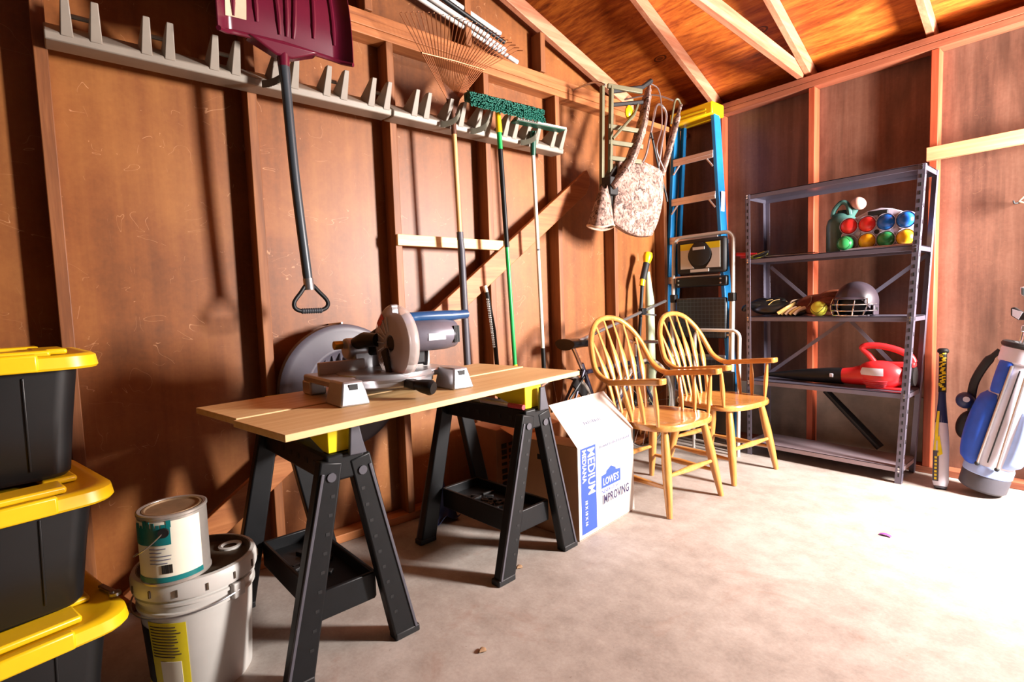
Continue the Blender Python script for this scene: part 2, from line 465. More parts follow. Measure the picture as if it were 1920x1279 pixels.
# closed eaves beyond the walls
b = B(); b.box((-3.2, YB + .04, 2.3), (1.5, 4.42, 2.32)); b.box((-3.2, 4.40, 2.3), (1.5, 4.42, ZR(4.4) + .01)); trim(b, 'sheath')
b = B(); b.box((-3.2, -2.5, 2.3), (-2.5, YB + .04, 2.32)); b.prism([(-3.2, y, z) for y, z in ((4.42, 2.3), (4.42, ZR(4.42)), (RIDGE, ZR(RIDGE)), (-2.5, ZR(RIDGE) - .855), (-2.5, 2.3))], (.02, 0, 0)); trim(b, 'sheath')

# left wall studs, plates
for y in (-1.21, -.6, .0, .648, 1.288, 1.876, 2.435, 2.99, 3.6):
    trim(B().box((WX, y - .019, .04), (FX, y + .019, 2.378)), 'stud')
trim(B().box((WX, -2.2, 0), (FX, YB, .04)), 'plate')
trim(B().box((WX, -2.2, 2.378), (FX, YB, 2.416)), 'plate')
trim(B().box((WX, -2.2, 2.418), (FX, 3.3, 2.455)), 'plate')
trim(B().box((WX, -2.2, 2.457), (FX - .012, 3.15, 2.494)), 'plate')
for y in (-.05, .57, 1.19, 1.77, 2.325):
    z1 = ZG(y) - .1
    trim(B().box((WX, y - .02, 2.496), (FX, y + .02, z1)), 'stud')
b = B(); b.hexa([(FX - .038, 3.22, ZG(3.22) - .095), (FX, 3.22, ZG(3.22) - .095), (FX, RIDGE, ZG(RIDGE) - .095), (FX - .038, RIDGE, ZG(RIDGE) - .095),
                 (FX - .038, 3.22, ZG(3.22)), (FX, 3.22, ZG(3.22)), (FX, RIDGE, ZG(RIDGE)), (FX - .038, RIDGE, ZG(RIDGE))])
trim(b, 'rafter')
# diagonal wind brace nailed across the studs
b = B(); pr = []
c0, c1 = V((FX, .12, .035)), V((FX, 2.70, 1.90)); d = (c1 - c0).normalized(); u = V((0, -d.z, d.y))
pr = [c0 + u * .06, c0 - u * .04, c1 - u * .06 - d * .10, c1 - u * .03 - d * .03, c1 + u * .015, c1 + u * .06]
b.prism(pr, (.03, 0, 0)); trim(b, 'plate')
# back wall studs, plates
for x in (-2.06, -1.42, -.772, -.13, .52, 1.12):
    trim(B().box((x - .019, FB, .04), (x + .019, YB, 2.45)), 'studback')
trim(B().box((FX, FB, 0), (RX, YB, .04)), 'plateback')
trim(B().box((FX, FB, 2.452), (RX, YB, 2.490)), 'plateback')
trim(B().box((FX, FB, 2.491), (RX, YB, 2.529)), 'plateback')
# low concrete stem wall showing between the studs of the back wall
trim(B().box((FX, YB - .012, .04), (-.79, YB, .44)), 'stem')
# roof rafters and the one tie beam
def rafter(x, w=.038):
    y0, y1 = 4.3, RIDGE
    h = lambda y: 2.56 + .45 * (3.86 - y)
    b = B().hexa([(x - w / 2, y0, h(y0)), (x + w / 2, y0, h(y0)), (x + w / 2, y1, h(y1)), (x - w / 2, y1, h(y1)),
                  (x - w / 2, y0, ZR(y0) - .001), (x + w / 2, y0, ZR(y0) - .001), (x + w / 2, y1, ZR(y1) - .001), (x - w / 2, y1, ZR(y1) - .001)])
    trim(b, 'rafter')
for x in (-2.125, -1.455, -.805, -.15, .5): rafter(x)
trim(B().hexa([(-1.515, 3.9, 2.53), (-1.476, 3.9, 2.53), (-1.476, -2.2, 2.86), (-1.515, -2.2, 2.86), (-1.515, 3.9, 2.615), (-1.476, 3.9, 2.615), (-1.476, -2.2, 2.95), (-1.515, -2.2, 2.95)]), 'rafter')

# ================================================================== LEFT WALL
solo('wooden_batten', B().box((FX, 1.272, 1.402), (FX + .019, 1.945, 1.457)), 'batten', 'pale new wooden batten screwed flat across two studs on the left wall', 'batten', (FX, 1.6, 1.402), .002)
solo('wooden_batten', B().box((-.80, FB - .019, 1.83), (1.1, FB, 1.908)), 'battenx', 'long pinkish wooden batten screwed across the back wall above the bat', 'batten', (-.1, FB, 1.83), .002)

# ---- two lengths of grey tool rack
def tool_rack(y0, y1, pairs, flaps, label):
    t = thing('tool_rack', label, 'tool rack', (FX, (y0 + y1) / 2, 1.99), 0, 'grey tool racks on the left wall')
    prof = [(FX, 1.995), (-2.30, 1.990), (-2.268, 1.990), (-2.262, 2.017), (-2.345, 2.072), (FX, 2.075)]
    b = B().prism([(x, y0, z) for x, z in prof], (0, y1 - y0, 0)); part('rail', b, 'rack', t, .004)
    for i, (ya, yb) in enumerate(pairs):
        for y in (ya, yb):
            b = B(); P = []
            for (x, z, w) in ((-2.262, 2.008, .017), (-2.350, 2.06, .017), (-2.245, 2.122, .009), (-2.212, 2.118, .0105)):
                P.append((x, y, z, w))
            q = [b.v((x, y - w, z)) for x, y, z, w in P]; r = [b.v((x, y + w, z)) for x, y, z, w in P]
            b.f(q[::-1]); b.f(r)
            for k in range(4): b.f([q[k], q[(k + 1) % 4], r[(k + 1) % 4], r[k]])
            part('tooth', b, 'rack', t, .003)
        part('roller', B().cyl((-2.305, ya + .012, 2.094), (-2.305, yb - .012, 2.094), .008, n=10), 'rack', t)
        if i in flaps:
            b = B(); pts = smooth_path([(-2.25, ya - .055, 1.992), (-2.225, ya - .03, 1.994), (-2.20, ya + .0, 2.012), (-2.195, ya + .022, 2.05)], 4)
            for k in range(len(pts) - 1):
                p, q = pts[k], pts[k + 1]
                b.hexa([p + V((0, 0, -.012)), q + V((0, 0, -.014)), q + V((.006, .004, -.014)), p + V((.006, .004, -.012)),
                        p + V((0, 0, .014)), q + V((0, 0, .016)), q + V((.006, .004, .016)), p + V((.006, .004, .014))])
            part('grip_flap', b, 'rubber', t)
    return t
tool_rack(.012, 1.226, [(.069, .144), (.283, .352), (.493, .567), (.71, .786), (.92, .995), (1.123, 1.199)], (3,), 'near length of grey plastic tool rack with the maroon snow shovel')
tool_rack(1.236, 2.372, [(1.344, 1.41), (1.537, 1.615), (1.72, 1.787), (1.909, 1.975), (2.067, 2.141), (2.27, 2.345)], (1, 2, 4), 'far length of grey plastic tool rack with the rake and broom')

# ---- snow shovel, blade up
t = thing('snow_shovel', 'maroon plastic snow shovel hanging blade up from the grey rack', 'shovel', (-2.16, .715, 1.1))
YC, HW = .713, .235
def blade(u, v):
    s = (u - .5) * 2; h = v * .40
    side = max(0, abs(s) - .80) / .20
    x = -2.20 + .085 * math.cos((v - .35) * 2.3) + .05 * side ** 1.4
    flare = .02 * (1 - v) ** 3 if s > 0 else .03 * v * (1 - v)
    z = 2.115 + h + .012 * (1 - abs(s)) * (1 - v) - .02 * side * (1 - v)
    return (x, YC + s * (HW + flare), z)
part('blade', B().grid(blade, 40, 16, .004), 'maroon', t, ang=60)
for k, (u0, u1) in enumerate(((.14, .13), (.27, .30), (.40, .47), (.52, .52), (.62, .565), (.755, .72), (.885, .89))):
    pts = []
    for j in range(9):
        v = .95 - j / 8 * (.90 if 2 <= k <= 4 else .84)
        p = V(blade(u0 + (u1 - u0) * (1 - v), v)); pts.append(p + V((.002, 0, 0)))
    part('rib', B().tube(pts, [.004] + [.009] * 7 + [.005], 8), 'maroon', t)
# rolled shoulder and socket
pts = [V(blade(i / 16, 0)) + V((.0, 0, -.006)) for i in range(17)]
b = B().tube(pts, .009, 8); part('shoulder', b, 'maroon', t)
b = B()
b.hexa([(-2.185, YC - .13, 2.114), (-2.120, YC - .13, 2.114), (-2.120, YC + .13, 2.114), (-2.185, YC + .13, 2.114), (-2.18, YC - .03, 2.072), (-2.138, YC - .03, 2.072), (-2.138, YC + .03, 2.072), (-2.18, YC + .03, 2.072)])
b.tube([(-2.155, YC, 2.12), (-2.157, YC, 2.035)], [.026, .021], 14); part('socket', b, 'maroon', t, .006)
def stick(u, v):
    p = V(blade(.10 + u * .15 - .03 * (1 - v), .10 + v * .88)); return p + V((.004, 0, 0))
part('sticker', B().grid(stick, 6, 8), 'tan', t, label='torn tan paper sticker')
part('handle', B().tube(smooth_path([(-2.157, YC, 2.045), (-2.156, .716, 1.98), (-2.15, .728, 1.6), (-2.14, .751, 1.20)], 6), [.021] * 6 + [.0185] * 12 + [.0165], 14), 'handle', t)
g = B(); g.tube([(-2.14, .750, 1.225), (-2.14, .7525, 1.18)], .02, 12); part('collar', g, 'steel', t)
gp = smooth_path([(-2.14, .752, 1.205), (-2.138, .715, 1.165), (-2.136, .690, 1.132), (-2.136, .692, 1.108), (-2.136, .715, 1.096), (-2.136, .755, 1.094), (-2.136, .795, 1.097), (-2.136, .819, 1.110), (-2.136, .821, 1.134), (-2.138, .793, 1.168)], 5, True)
part('grip', B().tube(gp, .0085, 10, True), 'black', t)
b = B(); b.tube([(-2.136, .715 + .0045 * i, 1.0955) for i in range(19)], [.0115 if i % 2 else .0098 for i in range(19)], 12); part('grip_sleeve', b, 'handle', t, label='ribbed grey grip sleeve')

# ---- leaf rake, head up
t = thing('leaf_rake', 'copper coloured wire leaf rake hanging head up beside the green broom', 'rake', (-2.24, 1.56, .62))
AP = V((-2.24, 1.552, 2.09))
n = 28
for i in range(n):
    a = (i / (n - 1) - .5) * 2
    e = V((-2.225 + .02 * (1 - a * a), 1.60 + a * .36 + .03, 2.51 - .0 * a - .05 * abs(a) ** 2 + .015 * a))
    m_ = V((-2.235, 1.57 + a * .185, 2.31 + .008 * a))
    p0 = AP + V((0, a * .022, .02))
    tip = e + V((.035, a * .006, -.012))
    part('tine', B().tube([p0, m_, e, tip], [.0028, .0026, .0024, .0020], 5), 'copper', t)
part('crossbar', B().tube([(-2.232, 1.383, 2.302), (-2.228, 1.57, 2.312), (-2.232, 1.757, 2.318)], .004, 8), 'copper', t)
b = B().prism([(-2.245, 1.535, 2.06), (-2.245, 1.57, 2.06), (-2.245, 1.60, 2.14), (-2.245, 1.50, 2.20)], (.008, 0, 0)); part('head_plate', b, 'ferrule', t)
part('ferrule', B().tube([(-2.24, 1.552, 2.11), (-2.24, 1.556, 1.955)], [.011, .014], 12), 'ferrule', t)
part('handle', B().tube([(-2.24, 1.556, 1.96), (-2.24, 1.567, 1.44)], .0125, 12), 'tanpole', t)
b = B(); b.tube([(-2.24, 1.567, 1.47), (-2.24, 1.568, 1.43)], .017, 14); b.tube([(-2.24, 1.568, 1.43), (-2.24, 1.572, 1.38), (-2.24, 1.584, .60)], [.016, .0185, .0185], 14)
part('grip', b, 'greypole', t, label='long dark grey foam grip')

# ---- push broom with the teal bristles
t = thing('push_broom', 'push broom with teal bristles and green and black pole', 'broom', (-2.2, 1.83, .7))
b = B().bar((-2.195, 1.60, 2.135), (-2.195, 2.075, 2.148), .045, .03); part('block', b, 'dgreen', t, .008)
b = B(); rr = random.Random(3)
for i in range(104):
    for j in range(7):
        y = 1.603 + i * .00455; z = 2.160 - j * .0075 + .012 * (i / 104)
        p = V((-2.18, y, z)); e = p + V((.050 + rr.uniform(-.005, .005), rr.uniform(-.004, .004) + (i - 52) * .0003, -.026 - j * .003 + rr.uniform(-.004, .004)))
        b.tube([p, e], [.0032, .0036], 4)
part('bristles', b, 'teal', t)
part('ferrule', B().tube([(-2.2, 1.812, 2.115), (-2.2, 1.816, 2.03), (-2.2, 1.818, 2.0)], [.013, .0165, .0165], 12), 'yellow', t)
for z0, z1, m_, nm in ((2.0, 1.915, 'green', 'pole_collar'), (1.915, 1.40, 'black', 'pole_sleeve'), (1.40, .76, 'green', 'pole'), (.76, .70, 'yellow', 'end_cap')):
    yy = lambda z: 1.817 + (2.0 - z) * .045
    part(nm, B().tube([(-2.2, yy(z0), z0), (-2.2, yy(z1), z1)], .0135 if nm != 'pole' else .0118, 12), m_, t, label={'pole_collar': 'green collar', 'pole_sleeve': 'black pole sleeve', 'pole': 'green pole'}.get(nm))

# ---- squeegee on the white pole
t = thing('floor_squeegee', 'white poled floor squeegee hanging last on the far grey rack', 'squeegee', (-2.235, 2.11, .72))
part('pole', B().tube([(-2.235, 2.090, 1.95), (-2.235, 2.122, .82)], .0115, 12), 'whitepole', t)
part('joint', B().tube([(-2.235, 2.107, 1.405), (-2.235, 2.1075, 1.395)], .013, 12), 'greypole', t)
part('end_cap', B().tube([(-2.235, 2.122, .83), (-2.235, 2.126, .70)], .0135, 12), 'black', t)
part('socket', B().tube([(-2.225, 2.088, 2.06), (-2.235, 2.090, 1.93)], [.02, .015], 12), 'dgreen', t)
part('head', B().bar((-2.21, 1.93, 2.085), (-2.205, 2.30, 2.098), .012, .055), 'dgreen', t, .003)
part('blade', B().bar((-2.178, 1.93, 2.088), (-2.173, 2.30, 2.101), .01, .012), 'white', t, label='white rubber blade')

# ---- thin black pole with white markings
t = thing('black_pole', 'thin black pole with white markings leaning on the wall behind the boards', 'pole', (-2.31, 1.86, 0))
part('shaft', B().tube([(-2.31, 1.82, .95), (-2.30, 1.875, .0)], [.0125, .0125], 12), 'black', t)
b = B()
b.tube([(-2.318, 1.787, 1.165), (-2.31, 1.82, .95)], .012, 12); part('wrap', b, 'blackmatt', t)
rr = random.Random(5)
for i in range(22):
    z = .86 + i * .0125; y = 1.8175 - (z - .86) * .13
    b = B().cbox((-2.302, y - .006, z), (.012, .012, .007), Euler((rr.uniform(-.6, .6), 0, .6)).to_matrix()); part('mark', b, 'white', t)
b = B().tube([(-2.318, 1.784, 1.165), (-2.319, 1.775, 1.20)], .0115, 12); part('tip', b, 'whitepole', t)

# ---- round bin lid hung behind the saw
t = thing('bin_lid', 'large round charcoal bin lid hung on the wall behind the saw', 'bin lid', (-2.31, .945, .47))
LC = (-2.338, .945, .745)
prof = [(.0, .012), (.05, .012), (.06, .022), (.13, .022), (.165, .05), (.172, .054), (.18, .052), (.255, .036), (.268, .038), (.283, .028), (.286, .0), (.28, .0), (.265, .026), (.18, .042), (.165, .04), (.13, .012), (0, .002)]
part('disc', B().lathe(prof, LC, (1, 0, 0), 64), 'lidgrey', t, ang=50)
for i in range(26):
    a = i / 26 * 2 * PI
    p = lambda r, x: V(LC) + V((x, r * math.cos(a), r * math.sin(a)))
    part('rib', B().tube([p(.085, .022), p(.10, .032), p(.135, .036), p(.158, .046)], [.004, .007, .007, .004], 6), 'lidgrey', t)
part('handle', B().tube(smooth_path([(LC[0] + .012, .905, .745), (LC[0] + .05, .915, .745), (LC[0] + .055, .945, .745), (LC[0] + .05, .975, .745), (LC[0] + .012, .985, .745)], 4), .008, 8), 'lidgrey', t)
solo('wall_nail', B().tube([(-2.46, .945, 1.028), (-2.30, .945, 1.036)], .004, 8), 'steel', 'steel nail in the left wall that holds up the bin lid', 'nail', (-2.37, .945, 1.03))

# ---- bundle of white poles on the wall plate
pole_pts = [((-2.385, 2.115, 2.508), (-2.40, 1.10, 2.745), .0125, 'white pole lying lowest on the wall plate with its end sticking out'),
            ((-2.39, 2.03, 2.556), (-2.405, 1.10, 2.775), .0115, 'thin white pole lying directly on the lowest of the white poles'),
            ((-2.36, 1.885, 2.575), (-2.37, 1.10, 2.765), .013, 'middle white pole ending over the dark plastic tube'),
            ((-2.385, 1.99, 2.63), (-2.40, 1.10, 2.845), .0145, 'topmost white pole of the bundle on the wall plate')]
for p, q, r, lb in pole_pts:
    t = thing('white_pole', lb, 'pole', p, 0, 'white poles on the wall plate')
    part('shaft', B().tube([p, q], r, 12), 'white', t)
    pv, qv = V(p), V(q); d = (qv - pv).normalized()
    if r < .0126:
        for k in range(7):
            c = pv + d * (.06 + k * .028); part('ring', B().tube([c, c + d * .006], r * 1.12, 12), 'greypole', t)
    part('end_cap', B().tube([pv - d * .012, pv + d * .004], r * 1.02, 12), 'offwhite', t)
t = thing('dark_tube', 'short dark plastic tube among the white poles on the wall plate', 'tube', (-2.375, 2.02, 2.57))
part('shaft', B().tube([(-2.372, 2.02, 2.583), (-2.36, 1.2, 2.785)], .012, 12), 'black', t)
# ================================================================== LEFT BACK CORNER
# ---- hanging tree stand: olive posts and rungs, camouflage strap and pouch
t = thing('tree_stand', 'olive steel tree stand with camouflage strap and pouch hanging in the corner', 'tree stand', (-2.15, 2.65, 1.52))
for (y, x) in ((2.575, -2.15), (2.625, -2.12)):
    part('post', B().bar((x, y, 1.60 if y < 2.6 else 1.80), (x + .01, y + .02, 2.40), .024, .024, (1, 0, 0)), 'olive', t, .003)
for i, (z, dy) in enumerate(((1.95, .18), (2.045, .2), (2.14, .23), (2.38, .20))):
    part('rung', B().bar((-2.12, 2.62, z + .02), (-2.02, 2.63 + dy, z), .028, .02), 'olive', t, .003)
part('top_bar', B().tube([(-2.12, 2.64, 2.37), (-2.04, 2.86, 2.42), (-2.02, 2.93, 2.47)], .015, 10), 'blackmatt', t)
part('lower_bar', B().tube([(-2.12, 2.64, 2.29), (-2.04, 2.86, 2.33)], .013, 10), 'blackmatt', t)
part('bracket', B().cbox((-2.10, 2.60, 1.79), (.07, .075, .11)), 'blackmatt', t, .006)
part('strap', B().tube(smooth_path([(-2.06, 2.965, 2.46), (-2.06, 2.93, 2.36), (-2.04, 2.86, 2.21), (-2.04, 2.80, 2.08), (-2.05, 2.72, 1.93), (-2.06, 2.62, 1.82), (-2.07, 2.58, 1.78)], 5), [.014] * 2 + [.024] * 2 + [.034] * 6 + [.040] * 15 + [.034] * 6, 10, flat=.6), 'camo', t)
part('cable', B().tube(smooth_path([(-2.05, 2.97, 2.47), (-2.02, 3.02, 2.42), (-2.0, 3.01, 2.20), (-2.0, 2.95, 2.05), (-2.0, 3.03, 1.93)], 5), .0045, 6), 'steel', t)
part('buckle', B().tube([(-2.07, 2.60, 2.07), (-2.03, 2.76, 2.23), (-2.03, 2.80, 2.30)], .009, 8), 'olive', t)
part('reflector', B().ell((-2.06, 2.75, 2.25), (.02, .035, .045), 12, 8), 'yellow', t, label='yellow tag')
for i, (dy, zb) in enumerate(((0, 1.53), (.06, 1.55))):
    pass
def pouch(u, v):
    a = u * 2 * PI; w = .018 + .075 * v ** .8; d = .02 + .045 * v
    k = 1 + .12 * math.sin(a * 3 + 1)
    return (-2.10 + d * math.sin(a) * k, 2.515 + (w * math.cos(a)) * k - .045 * v + .035, 1.78 - .24 * v + .012 * math.sin(a * 2))
part('pouch', B().grid(pouch, 24, 10, .003), 'camo', t)
part('pouch_hem', B().tube([V(pouch(i / 24, 1)) for i in range(24)], .006, 6, True), 'tan', t)
part('hook', B().tube(smooth_path([(-2.12, 2.60, 2.40), (-2.2, 2.59, 2.44), (-2.38, 2.58, 2.445), (-2.40, 2.58, 2.43)], 4), .006, 8), 'steel', t)

# ---- second seat: padded camouflage cushion with wire and webbing
t = thing('stand_seat', 'padded camouflage seat with wire stay hanging in front of the blue ladder', 'seat', (-2.1, 2.8, 1.5))
def cush(u, v):
    # u across, v from top to bottom; front face bellied
    y = 2.70 - .085 * v ** 1.1 + u * (.30 + .03 * math.sin(v * PI)); z = 1.975 - u * .06 - v * (.40 + .02 * u)
    z += -.035 * math.sin(u * PI) * v
    return (-2.13 + .04 * math.sin(u * PI) * math.sin(min(1, v * 1.1) * PI) ** .6 + .10 * u * (1 - .2 * v), y, z)
part('cushion', B().grid(cush, 20, 16, .05), 'camo', t, .012, ang=60)
part('piping', B().tube([V(cush(0, j / 12)) + V((.004, -.002, 0)) for j in range(13)], .007, 8), 'tan', t)
b = B().prism([(-2.10, y, z) for y, z in ((2.70, 1.955), (2.63, 1.90), (2.56, 1.80), (2.548, 1.62), (2.59, 1.555), (2.615, 1.565), (2.66, 1.70))], (-.05, 0, 0))
part('side_gusset', b, 'dleather', t, .006, label='dark side gusset')
part('strap', B().tube(smooth_path([(-2.06, 3.33, 2.42), (-2.07, 3.30, 2.33), (-2.07, 3.22, 2.15), (-2.07, 3.14, 1.99), (-2.06, 3.07, 1.90)], 5), [.014] * 5 + [.026] * 12 + [.03] * 4, 10, flat=.6), 'camo', t)
part('stay', B().tube(smooth_path([(-2.05, 3.02, 1.88), (-2.06, 3.10, 2.12), (-2.07, 3.17, 2.31), (-2.08, 3.14, 2.375), (-2.07, 3.06, 2.36), (-2.06, 3.0, 2.24), (-2.06, 2.92, 2.02), (-2.06, 2.84, 1.93)], 6), .0075, 8), 'steel', t)
part('stay', B().tube(smooth_path([(-2.04, 2.95, 2.16), (-2.05, 3.04, 1.96), (-2.04, 3.10, 1.80), (-2.04, 3.12, 1.74)], 5), .007, 8), 'blackmatt', t)
part('top_loop', B().tube(smooth_path([(-2.06, 3.33, 2.42), (-2.07, 3.31, 2.455), (-2.08, 3.285, 2.43), (-2.08, 3.24, 2.28)], 5), .007, 8), 'olive', t)
part('hook', B().tube(smooth_path([(-2.08, 3.27, 2.44), (-2.2, 3.2, 2.50), (-2.40, 3.1, 2.50)], 5), .006, 8), 'steel', t)

# ---- blue stepladder, folded, leaning in the corner
t = thing('stepladder', 'tall blue fibreglass stepladder with yellow top folded in the corner', 'ladder', (-2.15, 3.66, 0))
LT, LB = 2.41, 0.0
def rail(side, z, dy=0):
    k = z / 2.45
    x = (-2.44 + .115 * k) if side < 0 else (-1.835 - .180 * k)
    return V((x, 3.63 + .07 * k + dy, z))
for s in (-1, 1):
    part('front_rail', B().bar(rail(s, 0), rail(s, LT), .03, .075, (1, 0, 0)), 'blue', t, .005)
    part('foot', B().cbox(rail(s, .02), (.05, .095, .04)), 'blackmatt', t, .005)
    part('rear_rail', B().bar(rail(s, 0, .085) + V((-.02 * s, 0, 0)), rail(s, LT, .07) + V((-.02 * s, 0, 0)), .028, .04, (1, 0, 0)), 'blue', t, .004)
for i, z in enumerate((.37, .665, .96, 1.255, 1.56, 1.852, 2.15)):
    a, c = rail(-1, z), rail(1, z)
    b = B(); b.box((a.x + .01, a.y - .04, z - .012), (c.x - .01, a.y + .045, z)); b.box((a.x + .01, a.y - .044, z - .05), (c.x - .01, a.y - .034, z + .004)); b.box((a.x + .01, a.y - .046, z - .026), (c.x - .01, a.y - .033, z - .020))
    part('step', b, 'alu', t, .002)
    for s in (-1, 1):
        p = rail(s, z)
        if i >= 5: part('step_brace', B().tube([(p.x - s * .012, p.y - .042, z - .11), (p.x - s * .08, p.y - .035, z - .025)], .007, 6), 'alu', t)
for z in (.3, .9, 1.5):
    a, c = rail(-1, z, .09), rail(1, z, .09); part('rear_bar', B().bar(a, c, .03, .012), 'alu', t)
b = B(); a, c = rail(-1, 2.45), rail(1, 2.45)
b.box((a.x - .02, a.y - .07, 2.405), (c.x + .02, a.y + .10, 2.495)); part('top_cap', b, 'yellow', t, .01, label='moulded yellow top cap')
b = B(); b.box((a.x + .03, a.y - .0735, 2.440), (c.x - .03, a.y - .069, 2.450)); b.box((a.x + .03, a.y - .0735, 2.418), (c.x - .03, a.y - .069, 2.425)); part('cap_groove', b, 'inkgold', t)
p = rail(1, 1.76); part('decal', B().bar(p + V((.0165, -.002, -.09)), p + V((.0165 + .006, -.002, .09)), .05, .002, (0, 1, 0)), 'offwhite', t, label='white warning label')

# ---- folded step stool with tool tray
t = thing('step_stool', 'folded white framed step stool with black tray leaning on the blue ladder', 'step stool', (-2.051, 3.5, 0))
SY = lambda z: 3.50 + .035 * z
def U(xl, xr, zt, r, z0=.0, rc=.06, dy=0):
    pts = [(xl, SY(z0) + dy, z0), (xl, SY(zt - rc) + dy, zt - rc)]
    for k in range(1, 6):
        a = k / 6 * PI / 2; pts.append((xl + rc - rc * math.cos(a), SY(zt) + dy, zt - rc + rc * math.sin(a)))
    pts += [(xl + rc, SY(zt) + dy, zt), (xr - rc, SY(zt) + dy, zt)]
    for k in range(1, 6):
        a = k / 6 * PI / 2; pts.append((xr - rc + rc * math.sin(a), SY(zt) + dy, zt - rc + rc * math.cos(a)))
    pts += [(xr, SY(zt - rc) + dy, zt - rc), (xr, SY(z0) + dy, z0)]
    return B().tube(pts, r, 12)
part('frame', U(-2.270, -1.800, 1.543, .0135), 'white', t)
for s, x in ((-1, -2.302), (1, -1.832)):
    part('rear_leg', B().bar((x, SY(0) + .05, 0), (x + .025, SY(1.1) + .01, 1.12), .04, .02, (1, 0, 0)), 'alu', t, .004)
    part('hinge', B().cbox((-2.264 if s < 0 else -1.805, SY(1.09), 1.09), (.045, .045, .06)), 'blackmatt', t, .006)
part('tray', B().box((-2.227, SY(1.35) - .03, 1.266), (-1.842, SY(1.35) + .02, 1.517)), 'blackmatt', t, .02)
dy = SY(1.35) - .033
def lab(x0, x1, s):
    pts = [(x0, dy, 1.475), (x1, dy, 1.475)] 
    return pts
for s in (-1, 1):
    cx_ = -2.035; xo = cx_ + s * .155; b = B(); arc = [(cx_ + s * (.045 + .05 * math.sin(PI * k / 8)), dy, 1.485 - .18 * k / 8) for k in range(9)]
    top = arc[:3]; rest = arc[2:]
    bo = B().prism([(xo, dy, 1.485)] + arc + [(xo, dy, 1.303)], (0, .004, 0)); part('label', bo, 'white', t, label='white instruction label')
    bo = B().prism([(xo, dy - .001, 1.485)] + [(x, y - .001, z) for x, y, z in top] + [(xo, dy - .001, top[-1][2])], (0, .002, 0)); part('label_band', bo, 'labelyellow', t, label='yellow label band')
part('tray_ring', B().lathe([(.0, 0), (.085, 0), (.085, .008), (.07, .012), (0, .012)], (-2.035, dy + .003, 1.405), (0, -1, 0), 28), 'blackmatt', t)
part('nameplate', B().box((-2.083, dy - .012, 1.436), (-1.992, dy - .008, 1.456)), 'white', t)
part('lower_label', B().box((-2.109, dy - .003, 1.277), (-1.965, dy + .002, 1.298)), 'white', t)
part('latch_bar', B().box((-2.243, SY(1.2) - .022, 1.17), (-1.837, SY(1.2) + .02, 1.244)), 'black', t, .012)
for x in (-2.211, -1.880):
    for z in (1.192, 1.222): part('bolt', B().cyl((x, SY(1.2) - .028, z), (x, SY(1.2) - .02, z), .006, n=8), 'steel', t)
part('step', B().box((-2.232, SY(.95) - .02, .80), (-1.837, SY(.95) + .012, 1.09)), 'grid', t, .012)
part('step', B().box((-2.232, SY(.55) - .03, .40), (-1.837, SY(.55) + .005, .66)), 'grid', t, .012)
part('cross_bar', B().tube([(-2.264, SY(.83), .825), (-1.816, SY(.83), .825)], .009, 10), 'white', t)
part('cross_bar', B().tube([(-2.264, SY(.1), .10), (-1.816, SY(.1), .10)], .009, 10), 'white', t)

# ---- lower stool in front of it
t = thing('step_stool', 'low white framed folding step stool half hidden behind the second armchair', 'step stool', (-1.88, 3.44, 0))
SY = lambda z: 3.435 + .03 * z
part('frame', U(-2.045, -1.715, .86, .012, rc=.05), 'white', t)
part('step', B().box((-2.018, SY(.5) - .012, .44), (-1.742, SY(.5) + .01, .58)), 'blackmatt', t, .01)
part('step', B().box((-2.018, SY(.2) - .012, .14), (-1.742, SY(.2) + .01, .34)), 'blackmatt', t, .01)
part('cross_bar', B().tube([(-2.045, SY(.06), .06), (-1.715, SY(.06), .06)], .008, 8), 'white', t)

# ---- string trimmer and the pale green tube behind it
t = thing('string_trimmer', 'black string trimmer with yellow grip end standing in the corner', 'trimmer', (-2.29, 3.12, 0))
part('shaft', B().tube([(-2.32, 3.06, .0), (-2.33, 3.20, .93), (-2.33, 3.23, 1.195)], .013, 10), 'black', t)
part('sleeve', B().tube([(-2.33, 3.24, 1.237), (-2.33, 3.287, 1.358)], .024, 12), 'blackmatt', t)
part('collar', B().tube([(-2.33, 3.227, 1.192), (-2.33, 3.24, 1.242)], .02, 12), 'yellow', t)
part('head', B().lathe([(0, 0), (.02, .0), (.03, .03), (.036, .06), (.03, .088), (.01, .096), (0, .096)], (-2.33, 3.285, 1.348), (0, .3, 1), 16), 'yellow', t)
solo('pale_green_tube', B().tube([(-2.325, 3.325, 0), (-2.33, 3.32, 1.08), (-2.335, 3.31, 1.295)], [.034, .033, .014], 14), 'pale', 'pale green tapering tube standing beside the string trimmer', 'tube', (-2.325, 3.325, 0))

# ---- bicycle along the wall behind the box and chairs
t = thing('bicycle', 'dark framed road bicycle parked along the left wall behind the chairs', 'bicycle', (-2.255, 2.7, 0))
BX = -2.255
def wheel(cy):
    c = V((BX, cy, .335)); ring = lambda r: [c + V((0, r * math.cos(2 * PI * k / 40), r * math.sin(2 * PI * k / 40))) for k in range(40)]
    w = part('tyre', B().tube(ring(.322), .012, 8, True), 'tyre', t)
    part('rim', B().tube(ring(.302), .009, 6, True), 'chrome', w)
    part('hub', B().cyl(c - V((.035, 0, 0)), c + V((.035, 0, 0)), .022, n=12), 'chrome', w)
    for k in range(18):
        a = 2 * PI * k / 18; s = .02 if k % 2 else -.02
        part('spoke', B().tube([c + V((s, .02 * math.cos(a + .8), .02 * math.sin(a + .8))), c + V((0, .3 * math.cos(a), .3 * math.sin(a)))], .0014, 4), 'chrome', w)
wheel(2.27); wheel(3.155)
P = lambda y, z, x=0: (BX + x, 2.27 + (y - 2.19) * .885, z)
